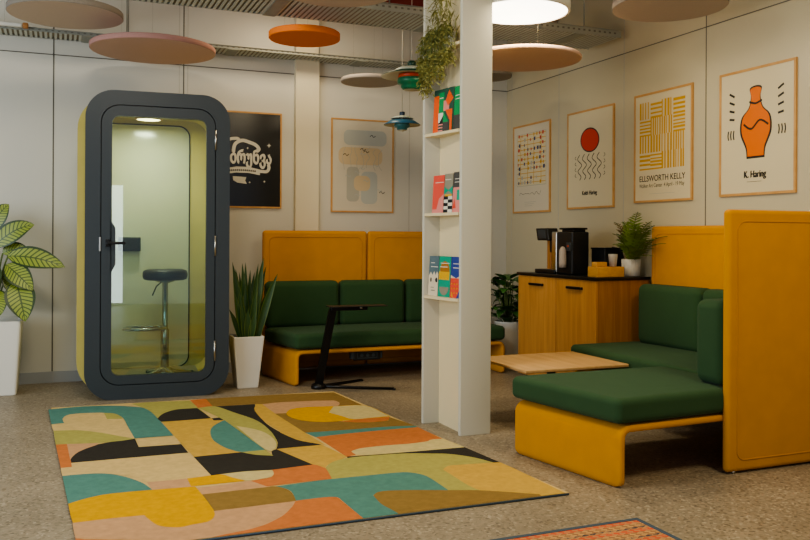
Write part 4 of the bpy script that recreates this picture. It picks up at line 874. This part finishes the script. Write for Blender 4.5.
T = SZ[0]+.018
book(T, 4.86, 4.755, .25, bx(4.86), bx(4.755), ('b_slate', [('b_cream',[(0,0),(1,0),(1,.55),(.85,.62),(.7,.52),(.55,.62),(.4,.52),(.2,.6),(0,.5)]), ('b_black',el(.82,.4,.12,.06)), ('b_black',el(.25,.4,.08,.06)), ('b_grey',[(.3,.12),(.7,.15)]), ('b_grey',[(.25,.2),(.6,.22)]), line(.82,.2,.6), line(.72,.2,.95)]), 'slate grey and cream book at the left of the lowest bookshelf row', G)
book(T, 4.75, 4.625, .25, bx(4.75), bx(4.625), ('b_teal', [('b_brown',el(.5,.62,.42,.26,0,PI)), ('b_gold',[(.02,.42),(.92,.62)]), ('b_grey',el(.5,.24,.4,.2,PI,2*PI)), line(.82,.15,.9), line(.73,.1,.75)]), 'teal book with gold and brown shapes in the middle of the lowest bookshelf row', G)
book(T, 4.62, 4.51, .25, bx(4.62), bx(4.51), ('b_cream', [('b_navy',[(0,.55),(.5,.48),(1,.55),(1,1),(0,1)]), ('b_red',[(0,0),(1,.48)]), ('b_gold',[(.1,.05),(.3,.0),(.2,.12)]), ('b_navy',[(.6,0),(1,0),(1,.32)]), line(.82,.2,.9), line(.72,.2,.8)] + [('b_gold',el(.15+.25*(i%3),.12+.11*(i//3),.05,.02,0,2*PI,8)) for i in range(9)]), 'navy blue and red dotted book at the right of the lowest bookshelf row', G)

# ------------------------------------------------------------------ sideboard
cr_ = math.radians(2)
t = thing('sideboard', 'oak sideboard with two handled doors and a black top by the right wall', 'cabinet', (3.58,5.060,0), PI/2+cr_)
# local x runs along the doors away from the camera, local y points out from the doors
DW, DD, HZ = 1.045, .492, .879
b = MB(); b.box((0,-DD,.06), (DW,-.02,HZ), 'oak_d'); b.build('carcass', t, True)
b = MB(); b.box((.03,-DD+.02,0), (DW-.03,-.06,.06), 'blackp'); b.build('plinth', t, True)
b = MB(); b.rbox((-.012,-DD-.002,HZ), (DW+.008,.012,HZ+.022), .003, 'top', 2); b.build('countertop', t, True)
for x0, x1, hx in ((0,.500,.25), (.504,DW,.765)):
    b = MB(); b.rbox((x0+.001,-.02,.062), (x1-.001,0,HZ-.004), .002, 'oak', 2); d = b.build('door', t, True)
    b = MB(); b.rbox((hx-.095,.0,.803), (hx+.095,.022,.822), .004, 'blackm')
    b.build('door_handle', d, True)
ST = HZ+.022
def sb(s, dpt, z=0):      # point on the sideboard: s along, dpt behind the door plane
    ca, sa = math.cos(PI/2+cr_), math.sin(PI/2+cr_)
    return Vector((3.58+s*ca+dpt*sa, 5.060+s*sa-dpt*ca, ST+z))
def local_thing(name, label, cat, s, dpt, z=0, group=None): return thing(name, label, cat, sb(s,dpt,z), PI/2+cr_, group)
# local axes of everything on the top: +x away from camera along the wall, +y towards the room
t = local_thing('coffee_machine', 'black and steel coffee machine with a tilted screen on the sideboard', 'coffee machine', .545, .25)
b = MB(); b.rbox((-.13,.0,.0), (.08,.16,.335), .012, 'blackp'); b.build('body', t, True)
b = MB(); b.rbox((.075,.0,.01), (.145,.165,.335), .01, 'steel'); b.box((.146,.02,.03), (.150,.14,.30), 'gap'); b.build('steel_side', t, True)
b = MB(); b.rbox((.215,.06,.03), (.275,.12,.27), .008, 'oak_d'); b.rbox((.145,.05,.17), (.225,.13,.30), .01, 'blackp'); b.build('brew_head', t, True)
b = MB(); b.rbox((.08,.0,0), (.36,.18,.032), .006, 'blackp'); b.box((.15,.03,.0325), (.34,.15,.034), 'galv_d'); b.build('drip_tray', t, True)
b = MB(); tl = lambda p: (p[0]+.25*(p[2]-.25), p[1], p[2])
b.rbox((.18,.06,.265), (.345,.165,.365), .008, 'blackp', 3, tl); b.rbox((.21,.163,.28), (.315,.168,.35), .002, 'slate', 2, tl); b.build('touch_screen', t, True)
b = MB(); b.rbox((-.11,.02,.335), (.05,.13,.352), .004, 'blackp'); b.rbox((-.125,.01,.352), (.07,.145,.366), .006, 'blackm'); b.build('bean_lid', t, True)
b = MB(); b.rbox((-.16,.158,.05), (-.06,.20,.13), .004, 'gap') if False else None
b.rbox((-.128,.155,.185), (-.072,.178,.25), .004, 'slate'); b.rbox((-.108,.175,.215), (-.09,.181,.230), .002, 'l_red'); b.build('control_pod', t, True)
b = MB(); b.lathe([(.0,.055), (.028,.055), (.03,.09), (.028,.19), (.015,.215), (0,.22)], (-.04,.185,0), 'd_mauve', 16); b.build('milk_flask', t, True)

t = local_thing('storage_box', 'plain black box standing between the coffee machine and the fern', 'box', .335, .36)
b = MB(); b.rbox((-.07,-.10,0), (.10,.075,.20), .006, 'blackp'); b.build('box_body', t, True)
b = MB(); b.rbox((-.074,-.104,.20), (.104,.079,.212), .004, 'blackm'); b.build('lid', t, True)
b = MB(); b.tube([(-.02,-.03,.215), (-.06,-.05,.21), (-.085,-.075,.17), (-.09,-.09,.13)], .005, 'blackm', 8); b.build('handle_strap', t, True)
t = local_thing('wooden_tray', 'low pale oak tray box in front of the black box', 'box', .085, .155)
b = MB(); b.rbox((-.058,-.122,0), (.058,.122,.075), .003, 'box'); b.build('box_body', t, True)
b = MB(); b.box((-.05,-.10,.0745), (.05,.10,.0755), 'oak_d'); b.build('inlay', t, True)
t = local_thing('wooden_block', 'small oak block lying on top of the low oak tray box', 'box', .085, .095, .0757)
b = MB(); b.rbox((-.03,-.048,0), (.03,.048,.034), .003, 'box'); b.build('block', t, True); 
b = MB(); b.box((-.025,-.042,.0335), (.025,.042,.0348), 'oak_d'); b.build('inlay', t, True)
for i in range(2):
    p = (.08, .215, .0757+.012*i)
    t = local_thing('cup', ('lower white paper cup of the pair stacked beside the fern pot', 'upper white paper cup of the pair stacked beside the fern pot')[i], 'cup', *p, 'stacked white cups')
    b = MB(); b.lathe([(.026,0), (.034,.078), (.036,.08), (.032,.078), (.0245,.008)], (0,0,0), 'whiteg', 24); b.build('cup_body', t, True)
p = sb(-.09+.09, .16)

# ------------------------------------------------------------------ plants
def frond(b, path, w, k, n=15):
    """fern frond: stem plus paired leaflets"""
    P = path
    b.tube(P, .0025, 'stem', 5)
    N = len(P)
    for i in range(1, N):
        f_ = i/(N-1); l = w*math.sin(PI*min(1, .12+f_*.86))**.8
        tdir = (P[i]-P[i-1]).normalized(); sd = tdir.cross(Vector((0,0,1)))
        sd = sd.normalized() if sd.length > .01 else Vector((1,0,0))
        nn = sd.cross(tdir)
        for sg in (-1, 1):
            d = (sd*sg + tdir*.45 + nn*rnd.uniform(-.25,.25)).normalized()
            e = P[i] + d*l; sx = tdir*l*.13
            b.poly([P[i]-sx*.6, P[i]+d*l*.5-sx, e, P[i]+d*l*.5+sx, P[i]+sx*.6], k)
c = sb(.075, .235); c = Vector((3.995,5.20,ST))
t = thing('potted_fern', 'feathery green fern in a pale ribbed pot on the sideboard end', 'plant', c)
b = MB()
prof = [(.055,0), (.063,.004), (.068,.06), (.070,.128), (.067,.128), (.064,.10)]
rows = [[(c.x+r*(1+.018*math.cos(28*2*PI*j/112))*math.cos(2*PI*j/112), c.y+r*(1+.018*math.cos(28*2*PI*j/112))*math.sin(2*PI*j/112), c.z+z) for j in range(112)] for r, z in prof]
b.grid(rows, 'whiteg', closed_u=True); b.poly(rows[0][::-1], 'whiteg'); b.build('pot', t)
b = MB(); b.lathe([(.066,.112), (0,.116)], c, 'soil', 24, caps=False); b.build('soil', t)
b = MB()
tips = [((-.06,-.02,.40),.075,'fern'), ((-.04,.05,.34),.07,'fern'), ((-.06,.20,.33),.07,'fern_r'), ((-.02,.14,.30),.07,'fern_r'), ((-.05,-.13,.27),.075,'fern'), ((-.05,-.22,.17),.075,'fern'), ((-.14,.10,.24),.07,'fern'),
        ((-.15,-.08,.26),.075,'fern'), ((.04,-.08,.30),.07,'fern'), ((.03,-.18,.22),.07,'fern'), ((-.17,.0,.15),.07,'fern'), ((-.12,.16,.16),.07,'fern'), ((-.15,-.12,.13),.075,'fern'), ((.03,.10,.26),.07,'fern'), ((-.02,-.10,.33),.07,'fern'), ((-.09,.08,.33),.07,'fern'),
        ((-.10,-.04,.31),.07,'fern'), ((-.10,.18,.24),.065,'fern_r'), ((-.10,-.17,.20),.07,'fern'), ((-.18,.06,.20),.07,'fern'), ((-.08,.0,.22),.07,'fern'), ((-.12,-.18,.08),.06,'fern')]
for tp, w, k in tips:
    tp = Vector(tp); tp.y = tp.y*1.15-.085; tp.y *= 1.3 if tp.y < 0 else 1; tp.x *= .8; tip = c + tp + Vector((0,0,.08)); mid = c + Vector((tp.x*.3, tp.y*.3, .12+tp.z*.75))
    frond(b, bez(c+Vector((tp.x*.12,tp.y*.12,.11)), mid, tip, 15), w, k)
b.build('fronds', t)

def square_pot(t, c, r0, r1, h, m='whiteg', soil=True):
    b = MB()
    def sq(r, z): return [(c[0]+x, c[1]+y, z) for x, y in rrect(-r,r,-r,r,r*.10,3)]
    rows = [sq(r0*.96,0), sq(r0,.006), sq(r1,h-.004), sq(r1*.985,h), sq(r1*.90,h), sq(r1*.88,h-.05)]
    b.grid(rows, m, closed_u=True, smooth=False); b.poly(rows[0][::-1], m); b.build('pot', t)
    b = MB(); b.poly(sq(r1*.885,h-.035), 'soil'); b.build('soil', t)
# snake plant
c = Vector((1.36,6.585,0))
t = thing('snake_plant', 'upright snake plant in a tall white square pot beside the phone booth', 'plant', c)
square_pot(t, c, .083, .122, .405)
b = MB(); sw = lambda v: (.55+.45*math.sin(PI*min(1,v*1.25)))*(1 if v < .72 else max(.02, 1-((v-.72)/.28)**1.6))
for x, z, w, dy in ((1.245,.985,.052,-.02), (1.335,.975,.055,.04), (1.404,.92,.045,.06), (1.499,1.02,.062,.0), (1.605,.89,.058,-.03), (1.215,.62,.04,-.05), (1.29,.80,.05,-.06), (1.39,.70,.05,-.08), (1.44,.90,.05,.07), (1.46,.74,.05,-.06), (1.32,.90,.045,.08), (1.36,.82,.05,.02), (1.28,.93,.05,.03), (1.42,.80,.05,-.10), (1.53,.95,.05,.05), (1.35,.62,.05,-.11), (1.30,.70,.045,-.10), (1.41,.60,.05,-.12), (1.27,.90,.05,.06), (1.37,.98,.045,.08), (1.45,.97,.05,-.02), (1.25,.75,.045,-.08), (1.55,.80,.05,.0)):
    bx_ = c.x+(x-c.x)*.35; p0 = Vector((bx_, c.y+dy*.6, .37)); p2 = Vector((x, c.y+dy, z)); p1 = Vector((bx_+(x-bx_)*.35, c.y+dy*.9, .37+(z-.37)*.55))
    b.leaf(bez(p0,p1,p2,12), w*1.08, 'snake', up=(rnd.uniform(-.4,.4),-1,0), fold=.35, prof=sw)
b.build('leaves', t)
# large variegated plant at left
c = Vector((-.46,6.98,0))
t = thing('leafy_plant', 'large plant with yellow green variegated leaves in a white pot at the left edge', 'plant', c)
b = MB()
def sq2(r, z): return [(c.x+x, c.y+y, z) for x, y in rrect(-r,r,-r,r,r*.12,3)]
rows = [sq2(.160,0), sq2(.165,.006), sq2(.198,.545), sq2(.198,.55), sq2(.182,.55), sq2(.178,.50)]
b.grid(rows, 'whiteg', closed_u=True, smooth=False); b.poly(rows[0][::-1], 'whiteg'); b.build('pot', t)
b = MB(); b.poly(sq2(.179,.515), 'soil'); b.build('soil', t)
b = MB(); st = MB()
# (base, tip) in x,z on the plane in front of the wall, plus width and depth offset
LV = [((-.46,1.10),(-.18,1.265),.16,-.08,.05), ((-.36,1.03),(.035,.945),.17,-.16,.03), ((-.37,.965),(-.185,.775),.17,-.20,.0), ((-.30,.84),(-.235,.55),.21,-.24,.0), ((-.40,1.05),(-.20,1.02),.12,-.02,.06),
      ((-.50,1.20),(-.36,1.42),.14,0,.03), ((-.55,1.10),(-.85,1.22),.17,-.05,.05), ((-.52,.95),(-.88,.88),.18,-.12,.04), ((-.48,.80),(-.72,.62),.17,-.18,.02), ((-.44,.78),(-.40,.60),.14,-.24,0), ((-.50,1.15),(-.62,1.45),.14,.05,.02), ((-.46,.98),(-.50,.75),.16,-.22,.0), ((-.36,.90),(-.33,.74),.11,-.14,.0)]
for (x0,z0), (x1,z1), w, dy, arch in LV:
    p0 = Vector((x0, c.y+dy*.6, z0)); p2 = Vector((x1, c.y+dy, z1)); p1 = (p0+p2)/2 + Vector((0, -.02, arch+.02))
    b.leaf(bez(p0,p1,p2,14), w, 'dief', up=(0,-1,.35), nu=7, fold=.12)
    st.tube(bez((c.x+(x0-c.x)*.15, c.y, .51), (c.x+(x0-c.x)*.3, c.y+dy*.2, z0*.85), p0+Vector((0,.003,0)), 8), .007, 'stem', 6)
b.build('leaves', t); st.build('stems', t)
# corner plant
c = Vector((3.83,6.78,0))
t = thing('corner_plant', 'dark green leafy plant in a pale pot in the far corner behind the bookshelf', 'plant', c)
b = MB(); b.lathe([(.10,0), (.105,.01), (.128,.41), (.128,.42), (.118,.42), (.112,.37)], c, 'whiteg', 36, caps=False); b.lathe([(0,0),(.10,0)], c, 'whiteg', 36, caps=False); b.build('pot', t)
b = MB(); b.lathe([(.115,.385), (0,.39)], c, 'soil', 24, caps=False); b.build('soil', t)
b = MB(); st = MB()
for i in range(74):
    a = rnd.uniform(0, 2*PI); rr = rnd.uniform(.03,.20); z = rnd.uniform(.46,.84)-rr*.35
    p0 = c + Vector((rr*.5*math.cos(a), rr*.5*math.sin(a), z)); d = Vector((math.cos(a), math.sin(a), 0)); l = rnd.uniform(.13,.18)
    p2 = p0 + d*l*.8 + Vector((0,0,rnd.uniform(-.06,.06))); p1 = p0 + d*l*.5 + Vector((0,0,.04))
    if p2.y > YB-.03: continue
    if p2.x > XR-.03: continue
    b.leaf(bez(p0,p1,p2,8), rnd.uniform(.09,.12), 'dark_leaf', fold=.2)
    st.tube([c+Vector((rr*.15*math.cos(a), rr*.15*math.sin(a), .385)), p0], .003, 'stem', 5)
b.build('leaves', t); st.build('stems', t)
# trailing plant on the bookshelf top shelf
c = Vector((2.205,4.63,2.363))
t = thing('trailing_plant', 'olive green trailing plant hanging down from the top of the white bookshelf', 'plant', c)
b = MB(); b.lathe([(.030,0), (.038,.004), (.040,.08), (.036,.08), (.034,.06), (0,.065)], c, 'whiteg', 24, sx=.95, caps=False); b.lathe([(0,.0),(.03,0)], c, 'whiteg', 24, caps=False); b.build('pot', t)
b = MB(); st = MB()
for i in range(64):
    y0 = rnd.uniform(4.52,4.85); x0 = xb(y0)-.005
    tip_z = 2.363 - rnd.uniform(.04,.22)*(1.0 if y0 > 4.6 else .7) - (.06 if y0 > 4.74 else 0)
    xx = x0-rnd.uniform(.012,.07); yy = min(4.90, y0+rnd.uniform(-.05,.05))
    P = bez((c.x, (c.y*.6+y0*.4), 2.44), (xx-.012, y0, 2.50+rnd.uniform(-.03,.06)), (xx, y0, 2.30), 6) + [Vector((xx+rnd.uniform(-.008,.008), y0+(yy-y0)*q/7, 2.30+(tip_z-2.30)*q/7)) for q in range(1, 8)]
    st.tube(P, .0014, 'stem', 4, cap=False)
    for p in P[1:]:
        for q in range(3):
            a = rnd.uniform(0, 2*PI); l = rnd.uniform(.022,.042); d = Vector((math.cos(a)*.55, math.sin(a)*.75, rnd.uniform(-1.2,-.1))).normalized(); s_ = d.cross(Vector((0,1,.3))).normalized()*.0045
            o = p + Vector((0,rnd.uniform(-.012,.012),rnd.uniform(-.025,.025)))
            b.poly([o, o+d*l*.5-s_, o+d*l, o+d*l*.5+s_], 'trail')
for i in range(420):
    y0 = rnd.uniform(4.52,4.80); z = rnd.uniform(2.36,2.72); x = 2.17+rnd.uniform(-.05,.05)
    a = rnd.uniform(0, 2*PI); l = rnd.uniform(.05,.10); p0 = Vector((x,y0,z)); d = Vector((math.cos(a)*.5-.3, math.sin(a)*.6, rnd.uniform(-.9,.5))).normalized()
    p2 = p0+d*l
    if p2.y < 4.515 or p2.y > 4.86 or p2.x > 2.24: continue
    b.leaf([p0, p0+d*l*.5+Vector((0,0,.008)), p2], .009, 'trail', nu=3)
b.build('leaves', t); st.build('stems', t)

# ------------------------------------------------------------------ rugs
t = thing('rug', 'large multicoloured abstract patterned rug in front of the phone booth', 'rug', (1.03,4.75,0))
Q = [(-.052,6.178), (.086,3.294), (2.170,3.271), (1.926,6.086)]
b = MB()
def edge(grow):
    out = []
    for i in range(4):
        p, n = Vector(Q[i]), Vector(Q[(i+1) % 4])
        for j in range(12): out.append(tuple(p+(n-p)*j/12))
    return out
b.prism(edge(0), 0, .0115, lambda u, v, w: (u,v,w), 'rug_tan', 'rug_tan')
z = .0118
for kname, d in RUG_SHAPES:
    P = [(d[i]/1000, d[i+1]/1000, z) for i in range(0, len(d), 2)]
    P = [p for i, p in enumerate(P) if (Vector(p)-Vector(P[i-1])).length > .002]
    if len(P) > 2: b.poly(P, 'rug_'+kname)
    z += .00004
b.build('pile', t)
b = MB()
b.tube([Vector((*Q[1],.005)), Vector((*Q[2],.005))], .005, 'rug_edge', 6); b.build('binding', t)

def woven_mat():
    m = bpy.data.materials.new('woven_rug'); m.use_nodes = True
    nt = m.node_tree; N = nt.nodes; L = nt.links; bb = N['Principled BSDF']
    tc = N.new('ShaderNodeTexCoord'); sp = N.new('ShaderNodeSeparateXYZ'); L.new(tc.outputs['Object'], sp.inputs[0])
    def wave(scale, dirn):
        w = N.new('ShaderNodeTexWave'); w.bands_direction = dirn; w.inputs['Scale'].default_value = scale; w.inputs['Distortion'].default_value = .4; L.new(tc.outputs['Object'], w.inputs['Vector']); return w.outputs['Fac']
    wa = N.new('ShaderNodeTexChecker'); wa.inputs['Scale'].default_value = 60
    mp = N.new('ShaderNodeMapping'); mp.inputs['Rotation'].default_value = (0,0,.6); mp.inputs['Scale'].default_value = (.6,1.3,0); L.new(tc.outputs['Object'], mp.inputs[0]); L.new(mp.outputs[0], wa.inputs[0])
    wa.inputs[1].default_value = lin((196,150,96)); wa.inputs[2].default_value = lin((150,108,70))
    s1 = N.new('ShaderNodeMath'); s1.operation = 'MULTIPLY'; s1.inputs[1].default_value = 11; L.new(sp.outputs[1], s1.inputs[0])
    s2 = N.new('ShaderNodeMath'); s2.operation = 'FRACT'; L.new(s1.outputs[0], s2.inputs[0])
    r = N.new('ShaderNodeValToRGB'); r.color_ramp.interpolation = 'CONSTANT'; e = r.color_ramp.elements
    e[0].position = 0; e[0].color = (1,1,1,1); e[1].position = .34; e[1].color = (0,0,0,1); L.new(s2.outputs[0], r.inputs[0])
    wb = N.new('ShaderNodeTexChecker'); wb.inputs['Scale'].default_value = 60; L.new(mp.outputs[0], wb.inputs[0]); wb.inputs[1].default_value = lin((204,84,48)); wb.inputs[2].default_value = lin((186,132,88))
    mx = N.new('ShaderNodeMix'); mx.data_type = 'RGBA'; L.new(r.outputs[0], mx.inputs[0]); L.new(wa.outputs[0], mx.inputs[6]); L.new(wb.outputs[0], mx.inputs[7])
    r2 = N.new('ShaderNodeValToRGB'); r2.color_ramp.interpolation = 'CONSTANT'; e = r2.color_ramp.elements
    e[0].position = 0; e[0].color = (0,0,0,1); e[1].position = .42; e[1].color = (1,1,1,1); el_ = e.new(.56); el_.color = (0,0,0,1); L.new(s2.outputs[0], r2.inputs[0])
    wc = N.new('ShaderNodeTexChecker'); wc.inputs['Scale'].default_value = 60; L.new(mp.outputs[0], wc.inputs[0]); wc.inputs[1].default_value = lin((52,56,72)); wc.inputs[2].default_value = lin((180,136,90))
    m2 = N.new('ShaderNodeMix'); m2.data_type = 'RGBA'; L.new(r2.outputs[0], m2.inputs[0]); L.new(mx.outputs[2], m2.inputs[6]); L.new(wc.outputs[0], m2.inputs[7])
    L.new(m2.outputs[2], bb.inputs['Base Color']); bb.inputs['Roughness'].default_value = .95
    return m
M['woven'] = woven_mat()
t = thing('rug', 'woven orange and tan rug with a navy border at the bottom edge', 'rug', (1.0,2.1,0))
b = MB(); b.box((.35,1.2,0), (2.243,2.872,.008), 'woven'); b.build('weave', t)
b = MB(); 
for lo, hi in (((.35,2.855,0),(2.247,2.875,.010)), ((2.227,1.2,0),(2.247,2.855,.010)), ((.345,1.2,0),(.365,2.855,.010)), ((.365,1.195,0),(2.227,1.215,.010))): b.box(lo, hi, 'rug_edge')
b.build('binding', t)

# ------------------------------------------------------------------ light
w = bpy.data.worlds.new('world'); w.use_nodes = True; scene.world = w
w.node_tree.nodes['Background'].inputs[0].default_value = lin((196,206,222)); w.node_tree.nodes['Background'].inputs[1].default_value = .82
def area(name, loc, target, size, power, col, shape='RECTANGLE', sy=None, spread=PI):
    l = bpy.data.lights.new(name, 'AREA'); l.energy = power; l.color = col; l.shape = shape; l.size = size
    if sy: l.size_y = sy
    l.spread = spread
    o = bpy.data.objects.new(name, l); COL.objects.link(o); o.location = loc
    o.rotation_euler = (Vector(target)-Vector(loc)).to_track_quat('-Z', 'Y').to_euler(); return o
WARM = (1,.83,.54); COOL = (.84,.93,1)
area('window_light', (-3.3,3.4,1.7), (.6,6.2,.9), 3.4, 150, COOL, sy=2.2)
area('front_window_light', (-.19,-2.2,1.05), (.3,6,.8), .24, 11, (.86,.95,1), sy=2.0)
area('ceiling_light_front', (2.9,1.6,3.2), (2.9,2.2,0), .7, 54, WARM, 'DISK')
area('ceiling_light_centre', (2.69,4.62,2.60), (2.69,4.62,0), .58, 26, WARM, 'DISK')
area('ceiling_light_left', (.2,3.6,3.3), (.3,4.2,0), .7, 58, (1,.88,.68), 'DISK')
area('ceiling_light_back', (1.9,6.4,3.2), (1.9,6.5,0), .5, 20, WARM, 'DISK')
l = bpy.data.lights.new('booth_light', 'AREA'); l.shape = 'DISK'; l.size = .17; l.energy = 12; l.color = (1,.92,.72)
o = bpy.data.objects.new('booth_light', l); COL.objects.link(o)
bw = Matrix.Translation(bo) @ Matrix.Rotation(brot, 4, 'Z') @ Vector((-.055,.42,2.08)); o.location = bw

scene.view_settings.view_transform = 'AgX'
scene.view_settings.look = 'AgX - Medium High Contrast'
scene.view_settings.exposure = -.33
scene.cycles.use_denoising = True
scene.cycles.max_bounces = 8; scene.cycles.transparent_max_bounces = 12
scene.cycles.sample_clamp_indirect = 4
